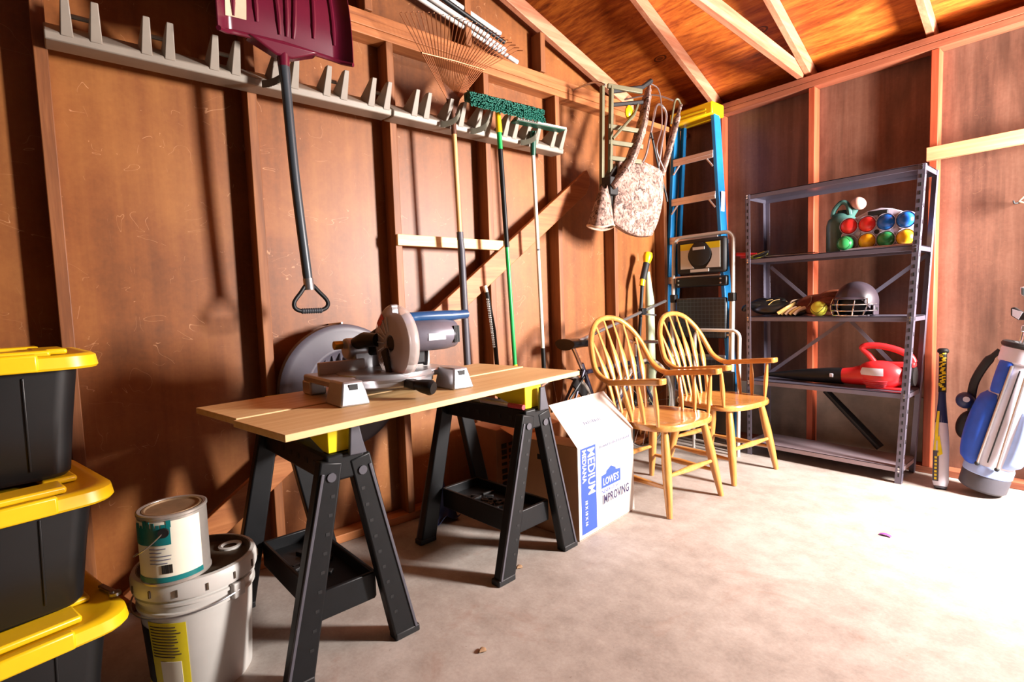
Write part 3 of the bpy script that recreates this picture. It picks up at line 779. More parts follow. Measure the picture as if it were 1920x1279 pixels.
b = B(); b.tube([P(2.42, .70), P(2.62, .29)], .016, 10); b.tube([P(2.40, .64), P(3.06, .66)], .015, 10); b.tube([P(2.62, .29), P(3.08, .58)], .018, 10); b.tube([P(3.05, .70), P(3.10, .52)], .018, 10)
for s in (-1, 1): b.tube([P(2.42, .66, .02 * s), P(2.19, .335, .05 * s)], .009, 8); b.tube([P(2.62, .29, .02 * s), P(2.19, .335, .05 * s)], .009, 8)
part('frame', b, 'bikeframe', t)
b = B()
for s in (-1, 1): b.tube(smooth_path([P(3.10, .54, .03 * s), P(3.14, .44, .05 * s), P(3.23, .335, .05 * s)], 4), .011, 8)
part('fork', b, 'bikeframe', t)
part('seat_post', B().tube([P(2.335, .81), P(2.43, .66)], .013, 10), 'chrome', t)
def sad(u, v):
    a = u * 2 * PI; w = .065 * (1 - v) ** .7 + .018; y = 2.345 + .245 * v
    z = .838 - .012 * v + .02 * math.sin(v * PI * .9) * .3
    return (BX + w * math.cos(a) * (1 if v < .98 else .6), y - .02 * (1 - v), z + (.030 if math.sin(a) > 0 else .042) * (1 - .35 * v) * math.sin(a))
b = B().grid(sad, 18, 12); b.f([b.v(sad(i / 18, 0)) for i in range(18)]); b.f([b.v(sad(i / 18, 1)) for i in range(18)]); part('saddle', b, 'saddle', t)
part('handlebar', B().tube(smooth_path([P(3.10, .80, -.10), P(3.08, .80, -.05), P(3.05, .79, 0), P(3.08, .80, .08), P(3.10, .80, .16)], 4), .012, 10), 'chrome', t)
part('stem', B().tube([P(3.05, .69), P(3.05, .79)], .014, 10), 'chrome', t)
part('chainring', B().lathe([(.02, 0), (.09, 0), (.09, .004), (.02, .004)], P(2.62, .29, .04), (1, 0, 0), 28), 'steel', t)
for s, y, z in ((1, 2.70, .16), (-1, 2.54, .42)): part('crank', B().bar(P(2.62, .29, .055 * s), P(y, z, .055 * s), .02, .012, (1, 0, 0)), 'steel', t); part('pedal', B().cbox(P(y, z, .09 * s), (.06, .08, .02)), 'black', t)
b = B(); b.bar(P(2.30, .60, .03), P(2.42, .50, .03), .05, .02, (0, 0, 1)); b.tube([P(2.25, .50, .035), P(2.40, .62, .035)], .008, 8); part('brake', b, 'black', t)
t = thing('steel_pole', 'thin steel pole with clamp lying over the bicycle toward the corner', 'pole', (BX, 2.8, .84))
part('shaft', B().tube([(BX + .035, 2.42, .853), (BX - .02, 3.44, 1.075)], .011, 10), 'steel', t)
part('clamp', B().cbox((BX - .004, 3.13, 1.008), (.04, .05, .045)), 'black', t, .005)
part('clamp_rod', B().tube([(BX - .004, 3.13, .99), (BX - .004, 3.29, .975)], .007, 8), 'steel', t)

# ---- carton and clutter behind the far sawhorse
t = thing('brown_carton', 'brown carton with dark printing behind the far sawhorse', 'box', (-2.2, 1.86, 0))
part('body', B().box((-2.35, 1.665, 0), (-2.13, 1.815, .44)), 'carton', t, .004)
rr = random.Random(2)
for r in range(2):
    for k in range(7):
        w = rr.uniform(.014, .026); z = .36 - k * .034
        part('print_mark', B().box((-2.13, 1.70 + r * .05, z - w), (-2.128, 1.735 + r * .05, z)), 'ink', t)
def rag(u, v): return (-2.36 + .16 * u, 1.33 + .14 * v, .02 + .28 * math.exp(-((u - .4) ** 2 + (v - .5) ** 2) * 9) + .012 * math.sin(u * 17 + v * 9))
solo('blue_rag', B().grid(rag, 18, 16, .004), 'navy', 'crumpled dark blue rag on the floor behind the far sawhorse', 'rag', (-2.28, 1.4, 0))
# ================================================================== STORAGE BINS
def bin_(z0, h, rz, org, label, top=True):
    t = thing('storage_bin', label, 'storage bin', (org[0], org[1], z0), rz, 'black storage bins with yellow lids')
    L_, W_ = .76, .50     # local: -y = length away from the corner, -x = depth; origin = front right lip corner
    zl = h - .035
    def rrect(x0, x1, y0, y1, r, n=5):
        o = []
        for cx_, cy_, a0 in ((x1 - r, y1 - r, 0), (x0 + r, y1 - r, 90), (x0 + r, y0 + r, 180), (x1 - r, y0 + r, 270)):
            for k in range(n + 1):
                a = math.radians(a0 + 90 * k / n); o.append((cx_ + r * math.cos(a), cy_ + r * math.sin(a)))
        return o
    b = B(); rings = []
    for z, ins, r in ((0, .085, .04), (.012, .075, .045), (zl * .55, .06, .05), (zl, .045, .05)):
        rings.append([b.v((x, y, z)) for x, y in rrect(-W_ + ins, -ins, -L_ + ins, -ins, r)])
    for p, q in zip(rings, rings[1:]):
        k = len(p)
        for i in range(k): b.f([p[i], p[(i + 1) % k], q[(i + 1) % k], q[i]])
    b.f(rings[0][::-1]); b.f(rings[-1])
    part('body', b, 'bin', t, local=True)
    for y in (-.16, -.60):      # moulded panel steps on the front
        part('panel_rib', B().hexa([(-.080, y - .003, .03), (-.069, y - .003, .03), (-.069, y + .003, .03), (-.080, y + .003, .03), (-.055, y - .003, zl - .02), (-.0435, y - .003, zl - .02), (-.0435, y + .003, zl - .02), (-.055, y + .003, zl - .02)]), 'bin', t, .002, local=True)
    part('panel_rib', B().bar((-.058, -.32, zl * .62), (-.071, -.27, zl * .18), .012, .012, (1, 0, 0)), 'blackmatt', t, .003, local=True)
    b = B(); rings = []
    for z, ins in ((zl - .004, .004), (zl + .002, .0), (h - .006, .004), (h, .012), (h, .03), (h - .008, .05)):
        rings.append([b.v((x, y, z)) for x, y in rrect(-W_ + ins, -ins, -L_ + ins, -ins, .075)])
    for p, q in zip(rings, rings[1:]):
        k = len(p)
        for i in range(k): b.f([p[i], p[(i + 1) % k], q[(i + 1) % k], q[i]])
    b.f(rings[0][::-1]); b.f(rings[-1])
    lid = part('lid', b, 'yellow', t, local=True, label='bright yellow snap lid')
    b = B(); b.box((-.14, -L_ + .16, h - .006), (-.055, -.10, h + .012)); b.box((-W_ + .055, -L_ + .16, h - .006), (-W_ + .14, -.10, h + .012)); b.box((-W_ + .16, -.13, h - .006), (-.16, -.055, h + .01))
    part('lid_rib', b, 'yellow', lid, .006, local=True)
    for y0 in (-.33,): part('lid_latch', B().box((-.02, y0, zl - .004), (.004, y0 + .20, h + .006)), 'yellow', lid, .006, local=True)
    return t
R20 = math.radians
bin_(.0, .335, R20(14), (-1.67, .088), 'black bin with yellow lid on the floor, lowest of the stack')
bin_(.347, .313, R20(12), (-1.715, .080), 'black bin with yellow lid in the middle of the stack of three')
bin_(.672, .333, R20(6), (-1.79, .068), 'black bin with yellow lid at the top of the stack of three')
t = thing('wrench', 'small steel wrench lying on the lowest yellow bin lid', 'wrench', (-1.83, .035, .336))
b = B().bar((-1.86, .02, .343), (-1.79, .045, .343), .014, .008, (1, 0, 0)); part('shank', b, 'steel', t, .002)
part('jaw', B().lathe([(.008, 0), (.014, 0), (.014, .008), (.008, .008), (.008, 0)], (-1.78, .048, .339), (0, 0, 1), 16), 'steel', t)

# ================================================================== BUCKET AND PAINT CAN
BC = V((-1.815, .248, 0)); BH = .365
t = thing('plastic_bucket', 'white five gallon bucket with yellow label and muddy lid beside the bins', 'bucket', BC)
part('body', B().lathe([(0, 0), (.128, 0), (.132, .006), (.147, BH - .11), (.149, BH - .10), (.156, BH - .098), (.156, BH - .09), (.150, BH - .088), (.151, BH - .07), (.157, BH - .068), (.157, BH - .06), (.151, BH - .058), (.152, BH - .035), (0, BH - .035)], BC, n=56), 'white', t)
lidp = part('lid', B().lathe([(.150, BH - .050), (.163, BH - .048), (.165, BH - .04), (.165, BH - .012), (.160, BH), (.148, BH + .002), (.144, BH - .004), (.140, BH - .022), (.0, BH - .022)], BC, n=56), 'white', t)
part('dried_mud', B().lathe([(.150, BH + .0025), (.146, BH + .001), (.1415, BH - .008), (.139, BH - .016), (.10, BH - .012), (.0, BH - .010), (0, BH - .019), (.137, BH - .0195), (.150, BH + .0015)], BC, n=48), 'dirt', lidp, label='dark dried mud on the lid')
part('lid_plug', B().lathe([(.02, 0), (.034, 0), (.034, .01), (.026, .012), (.02, .006)], BC + V((-.03, .10, BH - .016)), n=24), 'white', lidp)
for k in range(14):
    a = 2 * PI * k / 14; d = V((math.cos(a), math.sin(a), 0))
    part('tear_tab', B().cbox(BC + d * .166 + V((0, 0, BH - .027)), (.004, .005, .02), Euler((0, 0, a)).to_matrix()), 'dirt', lidp)
# bail handle: wire hanging at the front
def bail(c, r, z, drop, a0, rw, n=22):
    pts = []
    for k in range(n + 1):
        u = k / n; a = a0 + PI * u
        pts.append(c + V((r * math.cos(a), r * math.sin(a), z - drop * math.sin(PI * u))))
    return B().tube(pts, rw, 8)
A0 = math.radians(-52) - PI / 2
part('bail', bail(BC, .168, BH - .075, .02, math.radians(-150), .0028), 'steel', t)
for a in (math.radians(-150), math.radians(30)):
    d = V((math.cos(a), math.sin(a), 0)); part('ear', B().cbox(BC + d * .16 + V((0, 0, BH - .075)), (.02, .04, .045), Euler((0, 0, a)).to_matrix()), 'white', t, .004)
def curved(c, r0, r1, z0, z1, a0, a1, off=.0015, n=16, nv=2):
    return B().grid(lambda u, v: c + V(((r0 + (r1 - r0) * v + off) * math.cos(a0 + (a1 - a0) * u), (r0 + (r1 - r0) * v + off) * math.sin(a0 + (a1 - a0) * u), z0 + (z1 - z0) * v)), n, nv, .001)
rb = lambda z: .132 + (.147 - .132) * (z - .006) / (BH - .116)
def lab_(z0, z1, a0, a1, m_, nm, off=.0015, lb=None):
    return part(nm, curved(BC, rb(z0), rb(z1), z0, z1, math.radians(a0), math.radians(a1), off), m_, t, label=lb)
lab_(.02, .245, -66, -22, 'labelyellow', 'label', lb='yellow instruction label')
lab_(.05, .22, -104, -67, 'ink', 'label_panel', lb='black label panel')
lab_(.04, .13, -54, -30, 'paper', 'label_notice', .0028)
lab_(.015, .045, -104, -67, 'labelyellow', 'label_band')
rr = random.Random(11)
for k in range(11):      # fine print, too small to read
    z = .232 - k * .009; lab_(z, z + .0025, -63, -63 + rr.uniform(26, 36), 'dirt', 'fine_print', .0026)

CC = V((-1.738, .190, BH + .003)); CR, CH = .0835, .195
t = thing('paint_can', 'one gallon paint can with teal drips standing on the white bucket', 'paint can', CC)
part('body', B().lathe([(0, 0), (CR, 0), (CR + .0025, .003), (CR + .0025, .008), (CR, .011), (CR, CH - .011), (CR + .0025, CH - .008), (CR + .0025, CH - .002), (CR - .001, CH), (CR - .008, CH - .001), (CR - .010, CH - .006), (0, CH - .006)], CC, n=48), 'canmetal', t)
part('lid', B().lathe([(0, CH - .005), (CR - .020, CH - .005), (CR - .017, CH - .001), (CR - .012, CH - .001), (CR - .010, CH - .005)], CC, n=48), 'canlid', t, label='rusty tan can lid')
cl = lambda z0, z1, a0, a1, m_, nm, off=.001, lb=None: part(nm, curved(CC, CR, CR, CC.z * 0 + z0, z1, math.radians(a0), math.radians(a1), off, 24), m_, t, label=lb)
cl(.016, .178, -150, 40, 'paper', 'paper_label')
cl(.115, .162, -88, -12, 'canpaint', 'paint_drip', .0022, 'teal paint splash')
cl(.012, .026, -150, 40, 'canpaint', 'teal_band', .0022, 'teal band')
rr = random.Random(4)
for k in range(9):
    a = -86 + k * 8.5; h0 = rr.uniform(.006, .022); cl(.162, .162 + h0, a, a + rr.uniform(5, 8), 'canpaint', 'paint_streak', .0022)
for k in range(12):
    a = -30 + k * 1.5; cl(.036, .060, a, a + rr.uniform(.5, 1.1), 'ink', 'barcode_bar', .0022)
for k in range(5):
    z = .104 - k * .010; cl(z, z + .002, -50, -50 + rr.uniform(20, 38), 'cardgrey', 'fine_print', .0022)
pts = []
for k in range(20):
    u = k / 19; a = math.radians(-105) + math.radians(82) * u
    pts.append(CC + V(((CR + .006 + .012 * math.sin(PI * u)) * math.cos(a), (CR + .006 + .012 * math.sin(PI * u)) * math.sin(a), .075 + .075 * u ** 1.8)))
part('bail', B().tube(pts, .0018, 6), 'steel', t)
a = math.radians(-22); d = V((math.cos(a), math.sin(a), 0)); part('ear', B().cyl(CC + d * CR + V((0, 0, .15)), CC + d * (CR + .008) + V((0, 0, .15)), .013, n=16), 'ink', t)

# ================================================================== SAWHORSES, PLANKS
def sawhorse(ox, oy, rz, spread, label, L_=.56):
    t = thing('sawhorse', label, 'sawhorse', (ox, oy, 0), rz, 'folding sawhorses under the planks')
    k = dict(local=True)
    zt = .645
    for x, sx in ((0, 1), (-L_, -1)):
        for s in (-1, 1):
            f, tp = V((x, s * spread, 0)), V((x, s * .045, zt))
            lg = part('leg', B().bar(f, tp, .082, .042, (0, 1, 0), .07, .042), 'black', t, .006, **k)
            part('edge_flange', B().bar(V((x + sx * .0205, s * (spread + .034), .02)), V((x + sx * .0205, s * (.045 + .030), zt - .03)), .010, .010, (0, 1, 0)), 'greypole', lg, .002, **k)
            part('foot', B().cbox(f + V((0, s * .002, .012)), (.048, .090, .024)), 'blackmatt', lg, .004, **k)
            for q in range(9):
                p = f + (tp - f) * (.16 + q * .085) + V((sx * .0213, s * -.018, 0))
                part('slot', B().cbox(p, (.0012, .012, .010)), 'blackmatt', lg, **k)
        part('hinge_plate', B().prism([(x + sx * .022, .004, .655), (x + sx * .022, .062, .655), (x + sx * .022, .050, .70), (x + sx * .022, .040, .752), (x + sx * .022, .012, .752)], (sx * .014, 0, 0)), 'greypole', t, .004, **k)
        for s in (-1, 1):
            part('hinge_bolt', B().cyl((x + sx * .02, s * .05, zt - .045), (x + sx * .026, s * .05, zt - .045), .014, n=12), 'greypole', t, **k)
    b = B(); b.box((-L_ - .03, -.062, .582), (.018, .062, .666)); part('beam', b, 'black', t, .008, **k)
    for q in range(7):
        for s in (-1, 1): part('beam_slot', B().cbox((-.07 - q * .07, s * .0623, .625), (.022, .002, .018)), 'blackmatt', t, **k)
    for x0, d in ((.004, -1), (-L_ - .004, 1)):
        part('yellow_bracket', B().prism([(x0, -.048, .667), (x0 + d * .04, -.048, .667), (x0 + d * .25, -.048, .722), (x0 + d * .25, -.048, .7795), (x0, -.048, .7795)], (0, .096, 0)), 'yellow2', t, .003, label='bright yellow lumber bracket', **k)
    # folding tray that locks the legs apart
    ys = spread - (spread - .045) * .24 / zt - .035
    b = B(); b.box((-L_ + .03, -ys, .185), (-.03, ys, .198))
    for y in (-ys, ys): b.box((-L_ + .03, y - .007, .15), (-.03, y + .007, .240))
    for x in (-L_ + .03, -.03): b.box((x - .007, -ys, .15), (x + .007, ys, .240))
    b.box((-L_ * .62, -ys * .4, .12), (-L_ * .38, ys * .4, .186))
    tr = part('tray', b, 'black', t, .004, **k)
    rr = random.Random(int(oy * 100))
    for q in range(14):
        x, y = rr.uniform(-L_ * .75, -L_ * .25), rr.uniform(-ys * .6, ys * .6)
        part('tray_rib', B().cbox((x, y, .203), (rr.uniform(.02, .07), rr.uniform(.012, .03), .012), Euler((0, 0, rr.uniform(0, 3))).to_matrix()), 'blackmatt', tr, .003, **k)
    return t
sawhorse(-1.55, .617, math.radians(2), .178, 'black folding sawhorse with yellow bracket nearest the white bucket')
sh2 = sawhorse(-1.59, 1.442, math.radians(4), .195, 'black folding sawhorse with yellow bracket beside the cardboard box', .53)
def plank(c, rz, L_, W_, label, z0=.7805):
    t = thing('wooden_plank', label, 'plank', (c[0], c[1], z0), rz, 'pine planks on the sawhorses')
    part('board', B().box((-W_ / 2, -L_ / 2, 0), (W_ / 2, L_ / 2, .019)), 'board', t, .0015, local=True)
    return t
plank((-1.572, 1.0), math.radians(9.4), 1.30, .300, 'front pine plank lying across both sawhorses with the saw feet on it')
plank((-1.892, .962), math.radians(9.7), 1.30, .300, 'rear pine plank lying across both sawhorses nearer the wall')
t = thing('roller_handle', 'silver bar tool with a red grip on the far sawhorse', 'hand tool', (-1.60, 1.385, .667))
part('bar', B().tube([(-1.84, 1.364, .677), (-1.66, 1.378, .677)], .009, 10), 'alu', t); part('grip', B().tube([(-1.665, 1.378, .677), (-1.58, 1.384, .677)], .0105, 12), 'redgrip', t, label='red grip')

# ================================================================== MITRE SAW
Z0 = .80
t = thing('mitre_saw', 'corded mitre saw with clear round blade guard on the planks', 'mitre saw', (-1.72, .86, Z0))
for y0, y1 in ((.622, .70), (1.03, 1.10)):
    part('foot', B().hexa([(-1.665, y0 - .01, Z0), (-1.535, y0 - .01, Z0), (-1.535, y1 + .01, Z0), (-1.665, y1 + .01, Z0), (-1.655, y0 + .006, Z0 + .075), (-1.552, y0 + .006, Z0 + .075), (-1.552, y1 - .006, Z0 + .075), (-1.655, y1 - .006, Z0 + .075)]), 'castgrey', t, .006)
    part('foot', B().box((-1.93, y0 + .01, Z0), (-1.85, y1 - .01, Z0 + .05)), 'castgrey', t, .006)
for y in (.66, 1.065): part('foot_notch', B().box((-1.553, y - .014, Z0 + .040), (-1.546, y + .014, Z0 + .066)), 'blackmatt', t)
b = B(); b.box((-1.91, .63, Z0 + .045), (-1.65, 1.095, Z0 + .072)); part('base', b, 'castgrey', t, .008)
part('turntable', B().lathe([(0, .03), (.165, .03), (.172, .036), (.172, .060), (.166, .068), (.165, .076), (.12, .078), (0, .078)], (-1.735, .86, Z0), (0, 0, 1), 48), 'castgrey', t)
for r in (.174, .178): part('scale_ring', B().lathe([(r - .004, .052 + (r - .174) * 2), (r, .052), (r, .060), (r - .004, .060)], (-1.735, .86, Z0), (0, 0, 1), 48), 'steel', t)
part('lock_arm', B().bar((-1.60, .86, Z0 + .045), (-1.50, .86, Z0 + .042), .03, .035), 'black', t, .006)
part('lock_knob', B().tube([(-1.515, .855, Z0 + .045), (-1.49, .868, Z0 + .04), (-1.46, .882, Z0 + .036), (-1.45, .887, Z0 + .034)], [.014, .022, .026, .020], 14), 'black', t)
b = B(); b.box((-1.835, .655, Z0 + .07), (-1.815, .825, Z0 + .115)); b.box((-1.835, .895, Z0 + .07), (-1.815, 1.10, Z0 + .15)); part('fence', b, 'white', t, .004)
for i in range(12): part('fence_mark', B().box((-1.8148, .93 + i * .013, Z0 + .085), (-1.8142, .932 + i * .013, Z0 + (.10 if i % 3 else .11))), 'ink', t)
part('red_insert', B().prism([(-1.60, .845, Z0 + .077), (-1.56, .86, Z0 + .077), (-1.60, .875, Z0 + .077), (-1.68, .865, Z0 + .077), (-1.68, .855, Z0 + .077)], (0, 0, .006)), 'red', t, .001, label='red kerf plate')
b = B(); b.box((-1.92, .80, Z0 + .06), (-1.85, .93, Z0 + .15)); b.tube([(-1.885, .78, Z0 + .15), (-1.885, .95, Z0 + .15)], .04, 18); part('pivot', b, 'castgrey', t, .006)
part('arm', B().bar((-1.885, .875, Z0 + .15), (-1.70, .90, Z0 + .225), .08, .05), 'blackmatt', t, .012)
part('trunnion', B().tube([(-1.86, .815, Z0 + .17), (-1.80, .82, Z0 + .185), (-1.73, .838, Z0 + .185)], [.024, .028, .024], 14), 'black', t)
part('brass_knob', B().cyl((-1.90, .775, Z0 + .165), (-1.90, .745, Z0 + .165), .016, n=12), 'brass', t)
DC = V((-1.64, .86, .975))
part('blade', B().lathe([(0, -.001), (.105, -.001), (.105, .001), (0, .001)], DC, (0, 1, 0), 48), 'castgrey', t)
part('arbor', B().cyl(DC - V((0, .02, 0)), DC + V((0, .05, 0)), .024, n=20), 'black', t)
g = part('lower_guard', B().lathe([(.03, -.022), (.10, -.022), (.124, -.016), (.131, .0), (.131, .012), (.124, .022), (.118, .022), (.125, .010), (.125, 0), (.119, -.012), (.10, -.018), (.03, -.018)], DC, (0, 1, 0), 56), 'clear', t, label='clear plastic blade guard')
for i in range(9):
    a = PI * (.55 + i * .11); d = V((math.cos(a), 0, math.sin(a)))
    part('guard_rib', B().tube([DC + d * .04 + V((0, -.024, 0)), DC + d * .092 + V((0, -.024, 0))], .0022, 6), 'white', g)
def ug(u, v):
    a = math.radians(95 + 125 * u); r = .035 + .100 * v
    return DC + V((r * math.cos(a), .026 - .003 * v, r * math.sin(a)))
part('upper_guard', B().grid(ug, 16, 6, .03), 'castgrey', t, .006)
part('guard_label', B().cbox(DC + V((-.06, -.0235, .078)), (.05, .002, .022), Euler((0, -.7, 0)).to_matrix()), 'red', t, label='red warning label')
part('guard_link', B().bar(DC + V((-.03, -.03, -.02)), DC + V((.01, -.03, -.125)), .045, .01, (1, 0, 0), .03), 'blackmatt', t, .006)
MC = V((-1.635, .90, .995))
part('motor', B().tube([MC, MC + V((0, .03, 0)), MC + V((0, .15, 0)), MC + V((0, .19, 0)), MC + V((0, .20, 0))], [.04, .056, .056, .05, .036], 20), 'motor', t)
part('motor_label', B().box((MC.x + .050, MC.y + .055, MC.z - .016), (MC.x + .0575, MC.y + .125, MC.z + .008)), 'offwhite', t)
for i in range(5): part('vent', B().box((MC.x + .02, MC.y + .165 + i * .005, MC.z - .03), (MC.x + .054, MC.y + .167 + i * .005, MC.z + .03)), 'ink', t)
part('handle', B().tube(smooth_path([(-1.66, .875, 1.035), (-1.64, .92, 1.058), (-1.635, 1.0, 1.062), (-1.635, 1.10, 1.062), (-1.635, 1.16, 1.064)], 5), [.022] * 6 + [.019] * 10 + [.017] * 5, 14), 'sawblue', t, label='blue carry handle')
part('depth_rod', B().tube([(-1.72, 1.02, Z0 + .08), (-1.70, 1.02, Z0 + .17)], .009, 8), 'black', t)
part('cord', B().tube(smooth_path([(-1.63, .93, .95), (-1.66, .95, .90), (-1.70, .93, .895), (-1.72, .96, .93)], 5), .005, 6), 'black', t)
b = B(); b.box((-1.70, .92, Z0 + .09), (-1.66, .99, Z0 + .145)); part('dust_port', b, 'black', t, .008)

# ================================================================== CARDBOARD BOX
BA = V((-1.60, 1.715, 0)); u_ = V((-.058, .500, 0)).normalized(); n_ = V((-u_.y, u_.x, 0)); W_, D_, Hh = .485, .40, .435
t = thing('cardboard_box', 'white fronted cardboard moving box with blue print and open flap', 'box', BA)
pt = lambda a, d, z: BA + u_ * a + n_ * d + V((0, 0, z))
th = .004
b = B(); b.hexa([pt(0, 0, 0), pt(W_, 0, 0), pt(W_, th, 0), pt(0, th, 0), pt(0, 0, Hh), pt(W_, 0, Hh), pt(W_, th, Hh), pt(0, th, Hh)]); part('front_panel', b, 'cardwhite', t, label='white printed front panel')
b = B()
for a0, a1, d0, d1 in ((0, th, th, D_), (W_ - th, W_, th, D_), (th, W_ - th, D_ - th, D_)): b.hexa([pt(a0, d0, 0), pt(a1, d0, 0), pt(a1, d1, 0), pt(a0, d1, 0), pt(a0, d0, Hh), pt(a1, d0, Hh), pt(a1, d1, Hh), pt(a0, d1, Hh)])
b.hexa([pt(0, 0, .001), pt(W_, 0, .001), pt(W_, D_, .001), pt(0, D_, .001), pt(0, 0, .005), pt(W_, 0, .005), pt(W_, D_, .005), pt(0, D_, .005)])
part('body', b, 'card', t)
part('hand_hole', B().hexa([pt(-.001, .14, .345), pt(.002, .14, .345), pt(.002, .24, .345), pt(-.001, .24, .345), pt(-.001, .14, .37), pt(.002, .14, .37), pt(.002, .24, .37), pt(-.001, .24, .37)]), 'ink', t)
fl_ = lambda a, s, o=0: pt(a, .0 + s * .165 + o * .7, Hh + s * .175 + o * .7)
b = B(); b.hexa([fl_(0, 0), fl_(W_, 0), fl_(W_, 0, .004), fl_(0, 0, .004), fl_(.01, 1), fl_(W_ - .01, 1), fl_(W_ - .01, 1, .004), fl_(.01, 1, .004)]); fp = part('top_flap', b, 'cardwhite', t, label='white open front flap')
b = B(); b.hexa([pt(0, .02, Hh), pt(0, D_, Hh), pt(.004, D_, Hh), pt(.004, .02, Hh), pt(.17, .03, Hh - .015), pt(.17, D_, Hh - .015), pt(.172, D_, Hh - .02), pt(.172, .03, Hh - .02)]); part('side_flap', b, 'card', t)
b = B(); b.hexa([pt(0, D_, Hh), pt(W_, D_, Hh), pt(W_, D_ + .004, Hh), pt(0, D_ + .004, Hh), pt(.01, D_ + .10, Hh + .02), pt(W_ - .01, D_ + .10, Hh + .02), pt(W_ - .01, D_ + .10, Hh + .026), pt(.01, D_ + .10, Hh + .026)]); part('rear_flap', b, 'card', t)
fr = lambda a0, a1, z0, z1, o=.0008: B().hexa([pt(a0, -o, z0), pt(a1, -o, z0), pt(a1, .001, z0), pt(a0, .001, z0), pt(a0, -o, z1), pt(a1, -o, z1), pt(a1, .001, z1), pt(a0, .001, z1)])
part('blue_band', fr(.02, .142, .022, .425), 'cardink', t, label='blue printed band')
dn = V((0, 0, -1))
part('white_lettering', text_b('MEDIUM', (.080), pt(.076, -.0012, .418), dn, u_, .0004, .0008, squash=.74), 'cardwhite', t)
part('white_lettering', text_b('MEDIANA', .044, pt(.032, -.0012, .418), dn, u_, .0004, .0006, squash=.80), 'cardwhite', t)
part('white_lettering', text_b('18 X 18 X 16', .026, pt(.05, -.0012, .178), dn, u_, .0004, .0005, squash=.85), 'cardwhite', t)
hx, hz = .185, .195
b = B().prism([pt(hx, -.0008, hz), pt(hx + .17, -.0008, hz), pt(hx + .17, -.0008, hz + .062), pt(hx + .13, -.0008, hz + .066), pt(hx + .125, -.0008, hz + .078), pt(hx + .085, -.0008, hz + .095), pt(hx + .045, -.0008, hz + .078), pt(hx + .04, -.0008, hz + .066), pt(hx, -.0008, hz + .062)], n_ * .0012)
part('house_logo', b, 'cardink', t, label='blue house shaped logo')
part('white_lettering', text_b('LOWE\u2019S', .05, pt(hx + .012, -.0014, hz + .013), u_, (0, 0, 1), .0003, .0006, squash=.80), 'cardwhite', t)
part('blue_lettering', text_b('NEVER STOP', .026, pt(hx, -.0008, hz - .026), u_, (0, 0, 1), .0003, 0, squash=1.0), 'cardink', t)
part('purple_lettering', text_b('IMPROVING', .062, pt(hx + .005, -.0008, hz - .078), u_, (0, 0, 1), .0003, .0012, squash=.74), 'cardpurple', t)
rr = random.Random(8)
def squiggles(fn, a0, a1, s0, h, m_, par):       # print too faint to read
    a = a0
    while a < a1:
        w = rr.uniform(.006, .014); part('faint_print', fn(a, a + w, s0, s0 + h * rr.uniform(.6, 1)), m_, par); a += w + .005
squiggles(lambda a, c, z, z1: fr(a, c, z, z1), .17, .44, .395, .014, 'cardgrey', t)
def ff(a0, a1, s0, s1): return B().hexa([fl_(a0, s0, -.0012), fl_(a1, s0, -.0012), fl_(a1, s0, .001), fl_(a0, s0, .001), fl_(a0, s1, -.0012), fl_(a1, s1, -.0012), fl_(a1, s1, .001), fl_(a0, s1, .001)])
squiggles(ff, .15, .29, .40, .07, 'cardgrey', fp)

